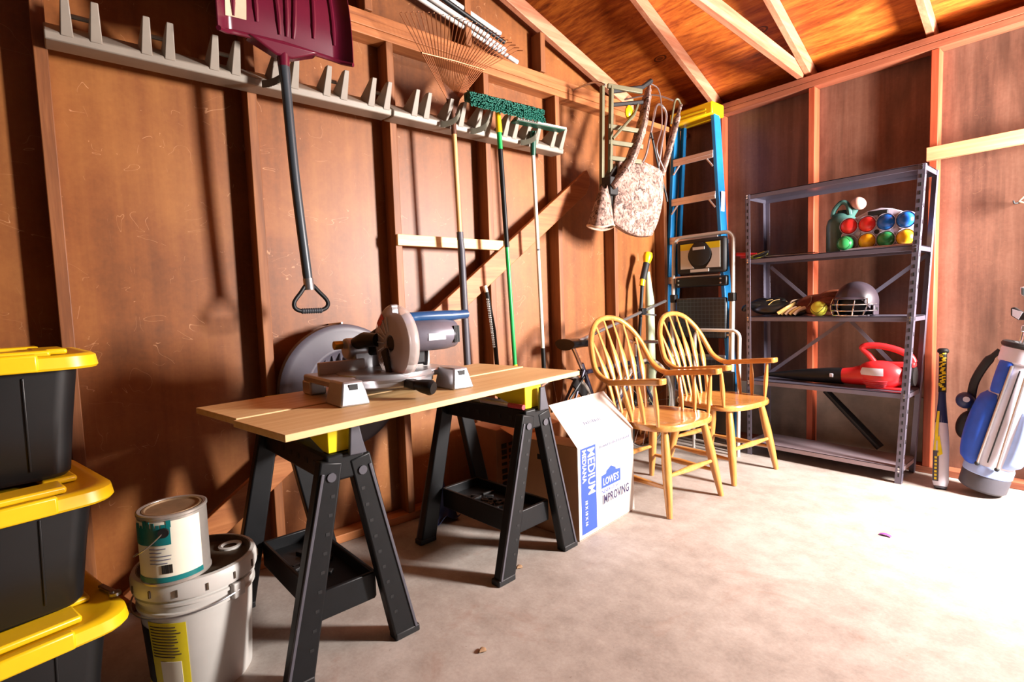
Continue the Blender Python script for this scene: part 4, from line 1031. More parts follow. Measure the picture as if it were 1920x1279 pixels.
# ================================================================== OAK ARMCHAIRS
def armchair(loc, rz, label):
    t = thing('oak_armchair', label, 'armchair', loc, rz, 'oak bow back armchairs')
    k = dict(local=True)
    def seat(u, v):
        a = u * 2 * PI; c, s = math.cos(a), math.sin(a); n = 3.2
        rx, ry = .245, .255
        q = (abs(c) ** n + abs(s) ** n) ** (-1 / n)
        x, y = rx * c * q, ry * s * q
        y *= (1.0 if x > -.05 else 1 + (x + .05) * .9)
        return V((x * v, y * v, 0))
    b = B(); nu = 40; rings = []
    for v, z in ((.985, .424), (1.0, .430), (1.0, .446), (.985, .455), (.93, .4565), (.7, .450), (.35, .446)):
        rings.append([b.v(seat(i / nu, v) + V((.0, 0, z))) for i in range(nu)])
    for p, q in zip(rings, rings[1:]):
        for i in range(nu): b.f([p[i], p[(i + 1) % nu], q[(i + 1) % nu], q[i]])
    b.f(rings[0][::-1]); b.f(rings[-1]); part('seat', b, 'oakx', t, **k)
    foot = {}
    for x, y in ((1, 1), (1, -1), (-1, 1), (-1, -1)):
        f, tp = V((x * .235, y * .232, 0)), V((x * .165, y * .170, .43)); foot[(x, y)] = (f, tp)
        part('leg', B().tube([lerp(f, tp, q) for q in (0, .05, .35, .6, .85, 1)], [.0145, .016, .023, .025, .021, .016], 14), 'oak', t, **k)
    def str_(a, c, qa=.42, qc=.42, r=.013):
        p, q = lerp(*foot[a], qa), lerp(*foot[c], qc)
        part('stretcher', B().tube([lerp(p, q, w) for w in (0, .15, .5, .85, 1)], [r * .7, r * .85, r * 1.35, r * .85, r * .7], 12), 'oakx', t, **k)
    str_((1, 1), (1, -1), .46, .46); str_((-1, 1), (-1, -1), .46, .46); str_((1, 1), (-1, 1), .33, .33); str_((1, -1), (-1, -1), .33, .33)
    half = [(-.10, .248, .650), (-.165, .250, .662), (-.225, .248, .70), (-.262, .236, .765), (-.30, .210, .85), (-.335, .160, .925), (-.358, .09, .975), (-.366, 0, .990)]
    path = half + [(x, -y, z) for x, y, z in half[-2::-1]]
    bow = smooth_path(path, 5)
    part('bow', B().tube(bow, .0165, 12, flat=1.0), 'oak', t, **k)
    for i, y in enumerate((-.165, -.10, -.035, .035, .10, .165)):
        base = V((-.19 - .01 * (1 - abs(y) / .165), y * .78, .45))
        best = min((p for p in bow if p.z > .7), key=lambda p: abs(p.y - y * 1.18))
        tp = V(best)
        pts = [lerp(base, tp, q) + V((.018 * math.sin(q * PI), 0, 0)) for q in (0, .2, .4, .52, .6, .75, 1)]
        part('spindle', B().tube(pts, [.0095, .0105, .014, .021, .019, .010, .007], 10, flat=.62, hint=(0, 1, 0)), 'oak', t, **k)
    for s in (-1, 1):
        pr = [(-.13, .246, .020), (-.08, .248, .024), (.02, .250, .024), (.12, .250, .028), (.185, .248, .034), (.215, .247, .030), (.225, .246, .018)]
        b = B(); top = []; bot = []
        for x, y, hw in pr:
            z = .652 + (x + .13) * .11
            top.append((b.v((x, s * (y - hw), z + .014)), b.v((x, s * (y + hw), z + .014)))); bot.append((b.v((x, s * (y - hw), z - .018)), b.v((x, s * (y + hw), z - .018))))
        for i in range(len(pr) - 1):
            b.f([top[i][0], top[i + 1][0], top[i + 1][1], top[i][1]]); b.f([bot[i][0], bot[i][1], bot[i + 1][1], bot[i + 1][0]])
            for j in (0, 1): b.f([top[i][j], bot[i][j], bot[i + 1][j], top[i + 1][j]])
        for i in (0, -1): b.f([top[i][0], top[i][1], bot[i][1], bot[i][0]])
        part('arm', b, 'oakx', t, .006, **k)
        for x, xb in ((.165, .165), (.06, .08), (-.04, .0)):
            z = .652 + (x + .13) * .11 - .012
            p, q = V((xb, s * .222, .45)), V((x, s * .248, z))
            part('arm_spindle', B().tube([lerp(p, q, w) for w in (0, .4, .6, 1)], [.008, .0135, .0125, .0075], 10), 'oak', t, **k)
    return t
c1 = armchair((-1.685, 2.468, 0), math.radians(-3), 'honey oak bow back armchair right beside the cardboard box')
c2 = dup(c1, (-1.675, 3.13, 0), math.radians(-5), 'honey oak bow back armchair nearer the metal shelf')
# ================================================================== METAL SHELF UNIT
t = thing('shelf_unit', 'grey steel shelf unit with five shelves standing against the back wall', 'shelf unit', (-1.25, 3.69, 0))
SF, SD = 3.535, .30            # front plane, depth
XL = lambda z: -1.700 - .012 * (z / 1.767)
XR = lambda z: -.818 + .080 * (z / 1.767)
ZT = 1.767
def angle_post(xf, side, y, fy):
    """L shaped slotted post: a face along x and a flange along y"""
    p = part('post', B().hexa([(xf(0), y, 0), (xf(0) + side * .032, y, 0), (xf(0) + side * .032, y + fy * .003, 0), (xf(0), y + fy * .003, 0),
                               (xf(ZT), y, ZT), (xf(ZT) + side * .032, y, ZT), (xf(ZT) + side * .032, y + fy * .003, ZT), (xf(ZT), y + fy * .003, ZT)]).hexa(
                              [(xf(0), y, 0), (xf(0) + side * .003, y, 0), (xf(0) + side * .003, y + fy * .036, 0), (xf(0), y + fy * .036, 0),
                               (xf(ZT), y, ZT), (xf(ZT) + side * .003, y, ZT), (xf(ZT) + side * .003, y + fy * .036, ZT), (xf(ZT), y + fy * .036, ZT)]), 'galv', t, .0008)
    return p
posts = [angle_post(XL, 1, SF, 1), angle_post(XR, -1, SF, 1), angle_post(XL, 1, SF + SD, -1), angle_post(XR, -1, SF + SD, -1)]
for p, xf, s in ((posts[0], XL, 1), (posts[1], XR, -1)):
    for i in range(40):
        z = .05 + i * .0435; part('slot', B().cbox((xf(z) + s * .016, SF - .0004, z), (.007, .0016, .020)), 'ink', p)
for p, xf, s in ((posts[1], XR, 1),):
    for i in range(20):
        z = .07 + i * .087; part('slot', B().cbox((xf(z) + .0004, SF + .02, z), (.0016, .008, .022)), 'ink', p)
ZS = (.066, .490, .922, 1.310, 1.737)      # underside of each front lip
for i, z in enumerate(ZS):
    a, c = XL(z) + .003, XR(z) - .003; b = B()
    if i < 4: b.box((a, SF + .003, z + .024), (c, SF + SD - .003, z + .030))
    else: b.box((a, SF + .003, z + .024), (c, SF + SD - .003, z + .030))
    b.box((a, SF + .003, z), (c, SF + .006, z + .03)); b.box((a, SF + SD - .006, z), (c, SF + SD - .003, z + .03))
    b.box((a, SF + .003, z), (a + .003, SF + SD - .003, z + .03)); b.box((c - .003, SF + .003, z), (c, SF + SD - .003, z + .03))
    b.box((a, SF + .004, z), (c, SF + .016, z + .003))
    part('shelf', b, 'shelfpan' if i == 0 else 'galv', t, .0012)
    for x in (a + .012, c - .012):
        for dz in (.008, .023): part('bolt', B().cyl((x, SF - .006, z + dz), (x, SF + .002, z + dz), .0055, n=8), 'chrome', t)
yb = SF + SD - .008
for p, q in (((XL(.52) + .02, yb, .53), (-1.20, yb, .915)), ((-1.17, yb, .915), (XR(.5) - .03, yb, .52)), ((-1.20, yb, .955), (XR(1.3) - .02, yb, 1.30)), ((XL(1.3) + .04, yb, 1.29), (-1.32, yb, .96))):
    part('brace', B().bar(p, q, .022, .003, (0, 0, 1)), 'galv', t)
# black blower tube leaning under the blower shelf
t = thing('blower_tube', 'straight black blower tube leaning on the wall under the lower shelf', 'tube', (-1.0, 3.8, .1))
b = B(); b.tube([(-1.30, 3.80, .452), (-.985, 3.785, .130)], [.021, .025], 14); part('tube', b, 'black', t)
part('seam', B().bar((-1.29, 3.778, .447), (-1.0, 3.762, .148), .006, .005), 'blackmatt', t)

S2, S3, S4 = ZS[3] + .030, ZS[2] + .030, ZS[1] + .030     # shelf surfaces
# ---- top loaded shelf: jug, bocce carrier with eight balls, shears
t = thing('plastic_jug', 'dark green plastic jug with pink cap behind the bocce balls', 'jug', (-1.19, 3.72, S2))
JC = (-1.19, 3.72, S2)
part('body', B().lathe([(0, 0), (.075, .0), (.084, .008), (.086, .03), (.086, .17), (.078, .205), (.05, .235), (.028, .25), (.024, .262), (0, .262)], JC, n=36), 'jug', t)
part('handle', B().tube(smooth_path([(-1.235, 3.70, S2 + .21), (-1.225, 3.69, S2 + .262), (-1.185, 3.685, S2 + .305), (-1.150, 3.685, S2 + .29), (-1.138, 3.69, S2 + .225)], 5), .014, 10), 'jug', t)
part('neck', B().tube([(-1.15, 3.715, S2 + .225), (-1.115, 3.71, S2 + .272)], [.03, .024], 14), 'jug', t)
part('cap', B().ell((-1.095, 3.70, S2 + .288), (.042, .038, .036), 20, 12, Euler((0, .7, 0)).to_matrix()), 'pink', t)

YC2 = 3.615
t = thing('bocce_carrier', 'grey plastic bocce ball carrier standing on the upper shelf', 'ball carrier', (-.96, YC2, S2))
BXs = (-1.115, -1.022, -.929, -.836); Z1, Z2 = S2 + .148, S2 + .050
arc = [(-1.155, .012), (-.79, .012), (-.775, .04), (-.778, .10), (-.80, .15), (-.845, .195), (-.90, .22), (-.955, .232), (-1.02, .224), (-1.08, .196), (-1.13, .155), (-1.158, .10), (-1.165, .04)]
part('plate', B().prism([(x, YC2 - .006, S2 + z) for x, z in arc], (0, .012, 0)), 'carrier', t, .003)
part('plate_foot', B().box((-1.15, YC2 - .05, S2), (-.79, YC2 + .05, S2 + .014)), 'carrier', t, .004)
for z in (Z1, Z2):
    for x in BXs: part('ball_ring', B().lathe([(.0455, -.016), (.049, -.018), (.0495, .018), (.0455, .016)], (x, YC2, z), (0, 1, 0), 32), 'carrier', t)
part('handle_grip', B().bar((-1.02, YC2 - .008, S2 + .206), (-.92, YC2 - .008, S2 + .206), .028, .012), 'blackmatt', t, .008)
for i in range(3): part('drain_hole', B().cyl((-1.068 + i * .093, YC2 - .0085, S2 + .099), (-1.068 + i * .093, YC2 - .005, S2 + .099), .013, n=16), 'ink' if i == 1 else 'carrier', t)
for x, z in ((-1.12, .178), (-.85, .19), (-.965, .186)): part('rivet_hole', B().cyl((x, YC2 - .0075, S2 + z), (x, YC2 - .005, S2 + z), .006, n=10), 'ink', t)
balls = [(0, Z1, 'ballred', 'red bocce ball leftmost in the upper row of the carrier'), (1, Z1, 'ballred', 'red bocce ball second from left in the upper row'), (2, Z1, 'ballblue', 'blue bocce ball third from left in the upper row'), (3, Z1, 'ballblue', 'blue bocce ball at the right end of the upper row'),
         (0, Z2, 'ballgreen', 'green scored bocce ball leftmost in the lower row'), (1, Z2, 'ballyellow', 'yellow bocce ball second from left in the lower row'), (2, Z2, 'ballgreen', 'plain green bocce ball third from left in the lower row'), (3, Z2, 'ballyellow', 'yellow bocce ball at the right end of the lower row')]
def ball(c, r, m_, label, stripes=0):
    b = B().ell((0, 0, 0), r, 32, 18)
    o = solo('bocce_ball', b, m_, label, 'bocce ball', (0, 0, 0), group='bocce balls on the upper shelf'); o.location = c
    if stripes:
        for k in range(4):
            zz = -.030 + k * .02; rr_ = math.sqrt(r * r - zz * zz) + .0005
            s = B().tube([(rr_ * math.cos(2 * PI * j / 32), zz, rr_ * math.sin(2 * PI * j / 32)) for j in range(32)], .0013, 6, True)
            p = part('score_line', s, 'dgreen', o, local=True)
    return o
for i, z, m_, lb in balls:
    ball((BXs[i] - (.012 if (i == 0 and z == Z2) else 0), YC2 - (.03 if (i == 0 and z == Z2) else 0), z if not (i == 0 and z == Z2) else S2 + .0452), .0452, m_, lb, i == 0 and z == Z2)
ball((-1.135, YC2 + .052, S2 + .143), .04, 'ballred', 'extra red bocce ball tucked behind the left end of the carrier')

t = thing('hedge_shears', 'red handled hedge shears lying on the upper shelf and poking out', 'shears', (-1.6, 3.60, S2))
for dy, z in ((0, .030), (.035, .016)):
    part('handle', B().tube([(-1.79 + dy * .4, 3.57 + dy, S2 + z + .012), (-1.66, 3.59 + dy * .6, S2 + z)], [.013, .011], 12), 'red', t)
    part('tang', B().tube([(-1.66, 3.59 + dy * .6, S2 + z), (-1.60, 3.60 + dy * .3, S2 + .014)], .006, 8), 'steel', t)
part('grip_ring', B().tube(smooth_path([(-1.70, 3.575, S2 + .012), (-1.66, 3.57, S2 + .02), (-1.60, 3.575, S2 + .038), (-1.59, 3.58, S2 + .03), (-1.65, 3.575, S2 + .010)], 4, True), .008, 8, True), 'softball', t, label='yellow green grip loop')
part('grip_ring', B().tube(smooth_path([(-1.67, 3.565, S2 + .012), (-1.62, 3.56, S2 + .026), (-1.575, 3.57, S2 + .045), (-1.60, 3.57, S2 + .02)], 4, True), .006, 8, True), 'blackmatt', t)
part('blade', B().bar((-1.60, 3.60, S2 + .012), (-1.29, 3.615, S2 + .009), .022, .004, (0, 1, 0), .008), 'steel', t, .001)
part('blade', B().bar((-1.60, 3.605, S2 + .018), (-1.31, 3.63, S2 + .014), .022, .004, (0, 1, 0), .008), 'blackmatt', t, .001)

# ---- middle shelf: two gloves, softball, helmet
def lump(fn, nu=28, nv=16):
    b = B(); P = [[b.v(fn(i / nu, j / nv)) for i in range(nu)] for j in range(1, nv)]
    lo, hi = b.v(fn(0, 0)), b.v(fn(0, 1))
    for i in range(nu):
        k = (i + 1) % nu; b.f([lo, P[0][k], P[0][i]]); b.f([hi, P[-1][i], P[-1][k]])
        for j in range(nv - 2): b.f([P[j][i], P[j][k], P[j + 1][k], P[j + 1][i]])
    return b
def glove(name, label, c, R, m_body, m_lace, scale=1):
    t = thing(name, label, 'baseball glove', c, 0, 'baseball gloves on the middle shelf')
    c = V(c); Rm = Euler(R).to_matrix()
    X = lambda x, y, z: c + Rm @ (V((x, y, z)) * scale)
    def palm(u, v):
        a = u * 2 * PI; ph = PI * v; r = math.sin(ph)
        x = .115 * r * math.cos(a) * (1 + .15 * math.cos(a)); y = .085 * r * math.sin(a); z = -.040 * math.cos(ph)
        z = max(z, -.03); z -= .022 * math.exp(-((x + .02) ** 2 + y * y) / .0022) * (1 if v > .5 else 0)
        return X(x, y, z + .036)
    part('palm', lump(palm), m_body, t)
    for k in range(4):
        y0 = -.055 + k * .036
        pts = [X(.04, y0 * .8, .05), X(.09, y0, .062), X(.14, y0 * 1.12, .052), X(.165 - abs(k - 1.5) * .012, y0 * 1.2, .030)]
        part('finger', B().tube(smooth_path(pts, 4), [.015] + [.019] * 10 + [.016, .010], 10), m_body, t)
    part('thumb', B().tube(smooth_path([X(-.03, -.075, .045), X(.03, -.105, .05), (X(.085, -.11, .04)), X(.12, -.10, .025)], 4), [.016] + [.021] * 10 + [.017, .010], 10), m_body, t)
    part('wrist_strap', B().tube(smooth_path([X(-.08, -.075, .022), X(-.125, -.03, .045), X(-.125, .04, .045), X(-.085, .08, .022)], 4), [.012] * 13, 10, flat=.5), m_lace, t, label='tan wrist strap')
    part('webbing', B().grid(lambda u, v: X(.07 + .07 * u, -.10 + .05 * v, .030 + .025 * math.sin(PI * u)), 6, 4, .006), m_lace, t)
    for k in range(4):
        part('lace', B().tube(smooth_path([X(-.06 + k * .045, -.06, .070 - .012 * abs(k - 1.5)), X(-.045 + k * .045, -.02, .078 - .02 * abs(k - 1.5)), X(-.05 + k * .045, .04, .066 - .012 * abs(k - 1.5))], 3), .003, 6), m_lace, t)
    return t
glove('baseball_glove', 'black baseball glove with tan trim at the left end of the middle shelf', (-1.578, 3.655, S3 + .022), (-.28, 0, PI * .94), 'dleather', 'tanleather', 1.12)
glove('baseball_glove', 'brown leather baseball glove between the black glove and the helmet', (-1.35, 3.73, S3 + .045), (.62, -.12, .15), 'leather', 'tan', 1.05)
t = thing('batting_glove', 'tan and black batting glove folded in front of the brown glove', 'glove', (-1.43, 3.59, S3))
for k in range(4):
    part('finger', B().tube(smooth_path([(-1.49 + k * .026, 3.572, S3 + .012), (-1.465 + k * .026, 3.585, S3 + .040), (-1.43 + k * .026, 3.60, S3 + .056)], 4), [.012] * 8 + [.009], 8), 'tan' if k % 2 else 'tanleather', t)
part('cuff', B().ell((-1.415, 3.61, S3 + .025), (.065, .035, .024), 18, 10), 'dleather', t)
o = solo('softball', B().ell((0, 0, 0), .047, 32, 18), 'softball', 'yellow softball in front of the brown glove', 'ball', (0, 0, 0)); o.location = (-1.275, 3.60, S3 + .047)
sp = [(.0475 * math.cos(q) * math.sqrt(1 - (.55 * math.cos(2 * q)) ** 2), .0475 * math.sin(q) * math.sqrt(1 - (.55 * math.cos(2 * q)) ** 2), .0475 * .55 * math.cos(2 * q)) for q in [2 * PI * k / 48 for k in range(48)]]
part('seam', B().tube(sp, .0016, 6, True), 'dirt', o, local=True)

HC = V((-1.093, 3.675, S3 + .085))
t = thing('batting_helmet', 'dark batting helmet with wire face guard on the middle shelf', 'helmet', (HC.x, HC.y, S3))
HR = Euler((0, 0, math.radians(-6))).to_matrix()
def shell(u, v):
    # u around (front opening faces -y), v from rim to crown
    a = PI / 2 + (u - .5) * 2 * PI
    front = max(0, -math.sin(a)) ** 1.5
    z0 = -.082 + .105 * min(1, front * 1.25)
    ph = v * PI / 2
    zc = z0 + (.122 - z0) * math.sin(ph); 
    k = math.sqrt(max(0, 1 - (max(zc, 0) / .1221) ** 2)) if zc > 0 else 1 - .10 * (zc / .082) ** 2
    return HC + HR @ V((.113 * k * math.cos(a), .125 * k * math.sin(a), zc))
part('shell', B().grid(shell, 48, 14, .006), 'helmet', t, ang=60)
def peak(u, v):
    a = -PI / 2 + (u - .5) * 1.7; r = 1 + .22 * v * math.cos((u - .5) * PI)
    return HC + HR @ V((.112 * r * math.cos(a), .125 * r * math.sin(a) , .026 - .012 * v))
part('peak', B().grid(peak, 16, 4, .005), 'helmet', t)
part('padding', B().ell(HC + V((0, .02, -.005)), (.100, .098, .090), 24, 14), 'blackmatt', t)
G = lambda a, z, r=1.18: HC + HR @ V((.113 * r * math.sin(a), -.128 * r * math.cos(a), z))
for zz in (-.015, -.052): part('guard_wire', B().tube([G(-1.25 + 2.5 * k / 16, zz) for k in range(17)], .0035, 8), 'chrome', t)
part('guard_wire', B().tube([G(-.95 + 1.9 * k / 12, -.080, 1.12) for k in range(13)], .0035, 8), 'chrome', t)
for a in (-.85, -.35, .35, .85): part('guard_wire', B().tube(smooth_path([G(a * 1.05, .02, 1.05), G(a, -.02), G(a * .9, -.052), G(a * .82, -.080, 1.12)], 4), .0035, 8), 'chrome', t)
for s in (-1, 1): part('ear_flap', B().cbox(HC + HR @ V((s * .112, -.02, -.05)), (.012, .07, .06), HR), 'helmet', t, .005); part('ear_hole', B().cyl(HC + HR @ V((s * .118, -.02, -.045)), HC + HR @ V((s * .1195, -.02, -.045)), .012, n=14), 'ink', t)

# ---- lower shelf: red leaf blower
LC_ = V((-.945, 3.665, S4 + .083))
t = thing('leaf_blower', 'red leaf blower with long black nozzle on the lower shelf', 'leaf blower', (-1.1, 3.66, S4))
def body(u, v):
    a = u * 2 * PI; ph = PI * v
    r = math.sin(ph) ** .75
    return LC_ + V((.125 * r * math.cos(a) - .01, .085 * r * math.sin(a), -.082 * math.cos(ph) + .025 * r * (1 - abs(math.cos(a))) * 0))
part('body', lump(body, 36, 18), 'red', t)
part('snout', B().tube([(-1.02, 3.665, S4 + .075), (-1.10, 3.663, S4 + .062), (-1.165, 3.662, S4 + .058)], [.068, .054, .046], 20), 'red', t)
part('nozzle', B().tube([(-1.155, 3.662, S4 + .057), (-1.23, 3.66, S4 + .054), (-1.36, 3.655, S4 + .046), (-1.61, 3.645, S4 + .032), (-1.635, 3.644, S4 + .031)], [.052, .050, .042, .012, .010], 18, flat=1.0), 'black', t)
part('nozzle_button', B().cbox((-1.205, 3.612, S4 + .062), (.022, .008, .024)), 'offwhite', t, .004)
part('handle', B().tube(smooth_path([(-.985, 3.665, S4 + .145), (-1.02, 3.665, S4 + .195), (-1.055, 3.665, S4 + .236), (-1.02, 3.665, S4 + .252), (-.95, 3.665, S4 + .250), (-.87, 3.665, S4 + .228), (-.815, 3.665, S4 + .195), (-.80, 3.665, S4 + .165)], 5), [.016] * 10 + [.019] * 21 + [.017] * 5, 12), 'red', t)
b = B(); b.hexa([(-1.0, 3.635, S4 + .13), (-.79, 3.635, S4 + .135), (-.79, 3.695, S4 + .135), (-1.0, 3.695, S4 + .13), (-.985, 3.64, S4 + .158), (-.79, 3.64, S4 + .168), (-.79, 3.69, S4 + .168), (-.985, 3.69, S4 + .158)]); part('top_bar', b, 'red', t, .008)
def lbl(u, v):
    p = V(body(.62 + .17 * u, .50 + .17 * v)); d = (p - LC_).normalized(); return p + d * .002
part('label', B().grid(lbl, 10, 5), 'offwhite', t, label='pale side label')
part('intake', B().cyl((-.83, 3.665, S4 + .085), (-.79, 3.665, S4 + .085), .055, n=20), 'blackmatt', t)
for i in range(4): part('groove', B().tube([V(body(.60 + .22 * k / 10, .20 + i * .055)) + V((0, -.001, 0)) for k in range(11)], .0035, 6), 'redgrip', t)
part('foot', B().box((-1.02, 3.61, S4), (-.84, 3.72, S4 + .016)), 'red', t, .006)

# ================================================================== BAT AND GOLF BAG
bp, bt = V((-.655, 3.60, 0)), V((-.697, 3.815, .755)); bd = (bt - bp)
t = thing('baseball_bat', 'silver and black baseball bat with yellow grip standing by the shelf', 'baseball bat', bp)
def seg(q0, q1, r0, r1): return B().tube([bp + bd * q0, bp + bd * q1], [r0, r1], 20)
part('barrel', B().tube([bp + bd * q for q in (.012, .02, .05, .30, .42, .52)], [.020, .030, .036, .036, .031, .024], 22), 'offwhite', t)
part('end_cap', B().tube([bp + bd * .004, bp + bd * .018], [.026, .031], 20), 'greypole', t)
part('taper', B().tube([bp + bd * q for q in (.46, .52, .62, .68)], [.0285, .0243, .0185, .0165], 20), 'navy', t)
part('grip', B().tube([bp + bd * q for q in (.68, .82, .97)], [.0185, .0178, .0185], 18), 'blackmatt', t)
part('knob', B().tube([bp + bd * q for q in (.965, .975, .99, 1.0)], [.018, .027, .027, .02], 18), 'blackmatt', t)
bx = bd.normalized(); bu = V((0, -1, 0)); bu = (bu - bx * bu.dot(bx)).normalized(); bw = bx.cross(bu)
def on(q, a, r): return bp + bd * q + (bu * math.cos(a) + bw * math.sin(a)) * r
rr = random.Random(6)
for i in range(26):      # yellow grip pattern
    q = .69 + i * .0105; a = rr.uniform(-.9, .7) - .3
    part('grip_mark', B().grid(lambda u, v: on(q + .010 * u + .004 * v, a + .9 * v, .0192), 3, 4, .0006), 'inkgold', t)
for sgn in (-1, 1):
    part('yellow_flame', B().grid(lambda u, v: on(.22 + .13 * u + .02 * v, -.35 + sgn * (.12 + .62 * v * (1 - u * .7)), .0368 - .001 * u), 8, 5, .0006), 'inkgold', t)
part('yellow_stripe', B().grid(lambda u, v: on(.33 + .21 * u, -.45 + .5 * (v - .5), (.0365 if u < .3 else .0365 - .0125 * (u - .3) / .7)), 10, 4, .0008), 'inkgold', t)
part('dark_panel', B().grid(lambda u, v: on(.05 + .21 * u, -.55 + 1.0 * (v - .5), .0367), 8, 5, .0006), 'greypole', t)
for i in range(7): part('letter_mark', B().grid(lambda u, v: on(.06 + i * .024 + .015 * u, -.62 + .35 * v, .0375), 2, 3, .0004), 'inkgold', t)

g0, g1 = V((-.500, 3.655, .0)), V((-.325, 3.70, .80)); gd = (g1 - g0); gx = gd.normalized()
gu = V((-.25, -1, 0)); gu = (gu - gx * gu.dot(gx)).normalized(); gw = gx.cross(gu)
t = thing('golf_bag', 'blue and white golf stand bag with clubs at the right end', 'golf bag', (-.45, 3.66, 0))
def gpt(q, a, r): return g0 + gd * q + (gu * math.cos(a) + gw * math.sin(a)) * r
gr = lambda q: .098 + .018 * math.sin(q * PI) * .4 + (.012 if q > .9 else 0)
zb = .035
part('base', B().tube([g0 + gd * q for q in (.035, .05, .13, .15)], [.085, .10, .102, .098], 28), 'greypole', t)
part('skirt', B().tube([g0 + gd * q for q in (.14, .15, .20, .21)], [.097, .103, .103, .099], 28), 'bagpale', t)
part('body', B().tube([g0 + gd * q for q in (.20, .3, .5, .7, .88)], [.098, .103, .104, .100, .098], 28), 'offwhite', t)
part('top_cuff', B().tube([g0 + gd * q for q in (.87, .88, .965, .975)], [.10, .108, .108, .10], 28), 'offwhite', t)
part('rim', B().tube([gpt(.985, 2 * PI * k / 28, .100) for k in range(28)], .016, 8, True), 'blackmatt', t)
part('inside', B().cyl(g0 + gd * .955, g0 + gd * .968, .095, n=24), 'ink', t)
def pocket(q0, q1, a0, a1, bulge, m_, nm, lb=None):
    def fn(u, v):
        a = a0 + (a1 - a0) * u; q = q0 + (q1 - q0) * v
        k = (math.sin(PI * min(1, max(0, u))) * math.sin(PI * v)) ** .35 if 0 < u < 1 and 0 < v < 1 else 0
        return gpt(q, a, .096 + bulge * k)
    return part(nm, B().grid(fn, 14, 16, .01), m_, t, ang=60, label=lb)
A_ = math.atan2(1, 1)
sgn = 1 if (gpt(.5, .8, .1) - gpt(.5, 0, .1)).x < 0 else -1     # angle that turns toward the left of the picture
pocket(.20, .66, sgn * .30, sgn * 1.8, .04, 'bagblue', 'side_pocket', 'bright blue zip pocket')
pocket(.68, .88, sgn * .15, sgn * .75, .012, 'bagblue', 'upper_pocket')
pocket(.22, .62, -sgn * .8, -sgn * 1.9, .05, 'bagpale', 'side_pocket', 'pale blue pocket')
for a in (sgn * .18, -sgn * .22): part('zip', B().tube([gpt(.24 + .6 * k / 8, a - sgn * .0 * k, .1075) for k in range(9)], .003, 6), 'ink', t)
for a, o_ in ((sgn * .08, .0), (-sgn * .45, .02)):
    part('stand_leg', B().tube([gpt(.86, a, .112), gpt(.22, a * 1.3, .116)], .0065, 8), 'steel', t); part('leg_tip', B().ell(gpt(.215, a * 1.3, .116), .011, 10, 8), 'blackmatt', t)
part('shoulder_strap', B().tube(smooth_path([gpt(.93, sgn * 1.3, .108), gpt(.84, sgn * 1.45, .145), gpt(.70, sgn * 1.6, .175), gpt(.58, sgn * 1.65, .17), gpt(.50, sgn * 1.6, .15)], 5), [.014] * 4 + [.022] * 12 + [.016] * 5, 10, flat=.5), 'blackmatt', t)
part('strap_pad', B().ell(gpt(.56, sgn * 1.55, .185), (.042, .05, .045), 16, 10), 'navy', t, .0)
pc = gpt(.56, sgn * 1.55, .185); part('badge', B().cyl(pc + V((.01, -.040, .012)), pc + V((.012, -.049, .013)), .015, n=16), 'offwhite', t)
rr = random.Random(9)
for i in range(9): part('stitch_mark', B().cbox(gpt(.34 + i * .022, sgn * (1.05 + .10 * math.sin(i * 2)), .1355), (.010, .006, .010)), 'offwhite', t)
part('hood', lump(lambda u, v: gpt(.40 + .10 * -math.cos(PI * v), sgn * 1.75, .155) + (gw * math.cos(2 * PI * u) + gu * math.sin(2 * PI * u)) * .05 * math.sin(PI * v)), 'blackmatt', t, label='black rain hood')
# clubs
def club(off, ln, ha, label, m_):
    t = thing('golf_club', label, 'golf club', g0 + gd * .6, 0, 'golf clubs in the bag')
    p0 = g0 + gd * .50 + gu * off[0] * .6 + gw * off[1] * .6; p1 = g0 + gd * ln + gu * off[0] * 1.3 + gw * off[1] * 1.3
    part('shaft', B().tube([p0, p1], .0055, 8), 'chrome' if m_ == 'steel' else 'greypole', t)
    d = (p1 - p0).normalized(); h = (gw * math.cos(ha) + gu * math.sin(ha)).normalized()
    tip = p1 + d * .004
    b = B(); n2 = d.cross(h).normalized()
    pr = [tip - h * .008 - d * .02, tip + h * .03 - d * .028, tip + h * .062 - d * .012, tip + h * .070 + d * .026, tip + h * .055 + d * .034, tip + h * .02 + d * .016, tip - h * .008 + d * .012]
    b.prism([p - n2 * .009 for p in pr], n2 * .018); part('head', b, m_, t, .004)
    part('face', B().prism([p + n2 * .0095 for p in (lerp(pr[1], tip, .1), lerp(pr[2], tip, .12), lerp(pr[3], tip, .12), lerp(pr[5], tip, .1))], n2 * .001), 'offwhite' if m_ == 'ink' else 'ink', t)
sL = math.atan2(0, 1) if gw.x < 0 else PI
club((.02, .035 * (1 if gw.x < 0 else -1)), 1.165, sL, 'dark headed golf iron leaning furthest left out of the bag', 'ink')
club((-.01, .02), 1.20, sL + .5, 'steel golf iron standing just right of the dark headed one', 'steel')
club((.03, -.03), 1.09, sL + 1.5, 'short golf club with chrome head nearest the bag rim', 'steel')
club((-.03, -.045), 1.30, sL - .4, 'tallest golf club at the right edge of the picture', 'steel')

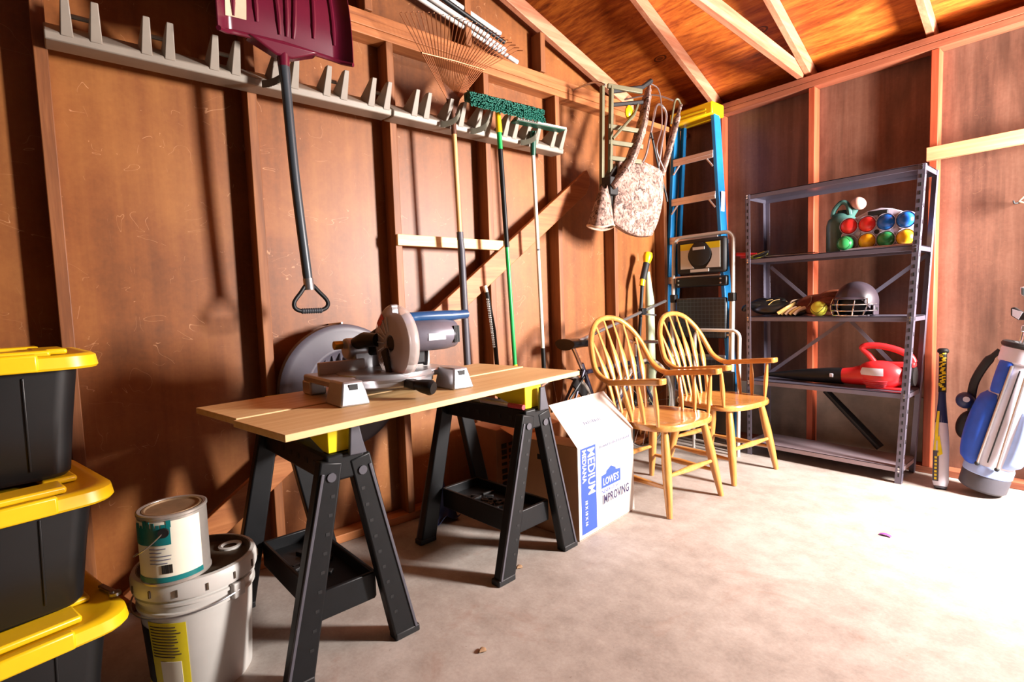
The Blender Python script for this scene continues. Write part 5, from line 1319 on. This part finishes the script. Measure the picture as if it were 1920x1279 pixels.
# ---- small things
t = thing('wall_hook', 'small wire hook with tan cord on the back wall at the right edge', 'hook', (-.40, 3.9, 1.5))
part('wire', B().tube(smooth_path([(-.40, 3.944, 1.545), (-.405, 3.90, 1.54), (-.425, 3.87, 1.535), (-.43, 3.865, 1.55)], 4), .004, 8), 'blackmatt', t)
part('cord', B().tube(smooth_path([(-.41, 3.885, 1.545), (-.385, 3.87, 1.57), (-.35, 3.87, 1.61), (-.335, 3.885, 1.55), (-.375, 3.88, 1.53)], 4, True), .006, 8, True), 'tan', t)
solo('paper_scrap', B().grid(lambda u, v: (-.71 + .045 * u, 2.725 + .02 * v, .003 + .006 * math.sin(u * PI)), 5, 3, .001), 'purple', 'tiny purple paper scrap on the bright concrete floor', 'scrap', (-.69, 2.735, 0))
for i, (x, y, s, lb) in enumerate(((-1.615, 1.36, .012, 'small wood chip on the floor beside the far sawhorse leg'), (-1.30, .93, .011, 'small dry leaf fragment on the open floor before the near sawhorse'))):
    rr = random.Random(i)
    solo('wood_chip', lump(lambda u, v: V((x + s * math.sin(PI * v) * math.cos(2 * PI * u) * (1 + .4 * math.sin(u * 19)), y + s * 1.3 * math.sin(PI * v) * math.sin(2 * PI * u), s * .5 - s * .5 * math.cos(PI * v))), 10, 6), 'chipwood', lb, 'chip', (x, y, 0))

# ================================================================== LIGHT AND CAMERA
w = bpy.data.worlds.new('sky'); SC.world = w; w.use_nodes = True
bg = w.node_tree.nodes['Background']; bg.inputs['Color'].default_value = (.82, .9, 1, 1); bg.inputs['Strength'].default_value = 1.0
def area(name, loc, rot, sx, sy, e, col):
    l = bpy.data.lights.new(name, 'AREA'); l.shape = 'RECTANGLE'; l.size = sx; l.size_y = sy; l.energy = e; l.color = col
    o = bpy.data.objects.new(name, l); COL.objects.link(o); o.location = loc; o.rotation_euler = rot; return o
# daylight through the open side door (out of frame on the right)
L1 = area('doorway_daylight', (RX + .03, 3.42, 1.62), (0, math.radians(90), 0), .75, .42, 560, (1, .94, .90))
cam = bpy.data.cameras.new('camera'); co = bpy.data.objects.new('camera', cam); COL.objects.link(co)
cam.sensor_width = 36; cam.sensor_fit = 'HORIZONTAL'; cam.lens = 986.02 / 1920 * 36; cam.clip_start = .05
yaw, pit, rol = math.radians(-49.8305), math.radians(-4.1465), math.radians(1.9422)
fw = V((math.sin(yaw) * math.cos(pit), math.cos(yaw) * math.cos(pit), math.sin(pit))); rt = V((math.cos(yaw), -math.sin(yaw), 0)); dnv = fw.cross(rt)
r_ = rt * math.cos(rol) + dnv * math.sin(rol); d_ = -rt * math.sin(rol) + dnv * math.cos(rol)
Rm = Matrix((r_, -d_, -fw)).transposed()
co.matrix_world = Matrix.Translation((0, 0, 1.10)) @ Rm.to_4x4()
SC.camera = co
SC.view_settings.view_transform = 'Standard'; SC.view_settings.look = 'None'; SC.view_settings.exposure = 0.0; SC.view_settings.gamma = 1.0
SC.view_settings.use_curve_mapping = False
SC.cycles.use_denoising = True
SC.cycles.max_bounces = 10; SC.cycles.diffuse_bounces = 2; SC.cycles.transparent_max_bounces = 12
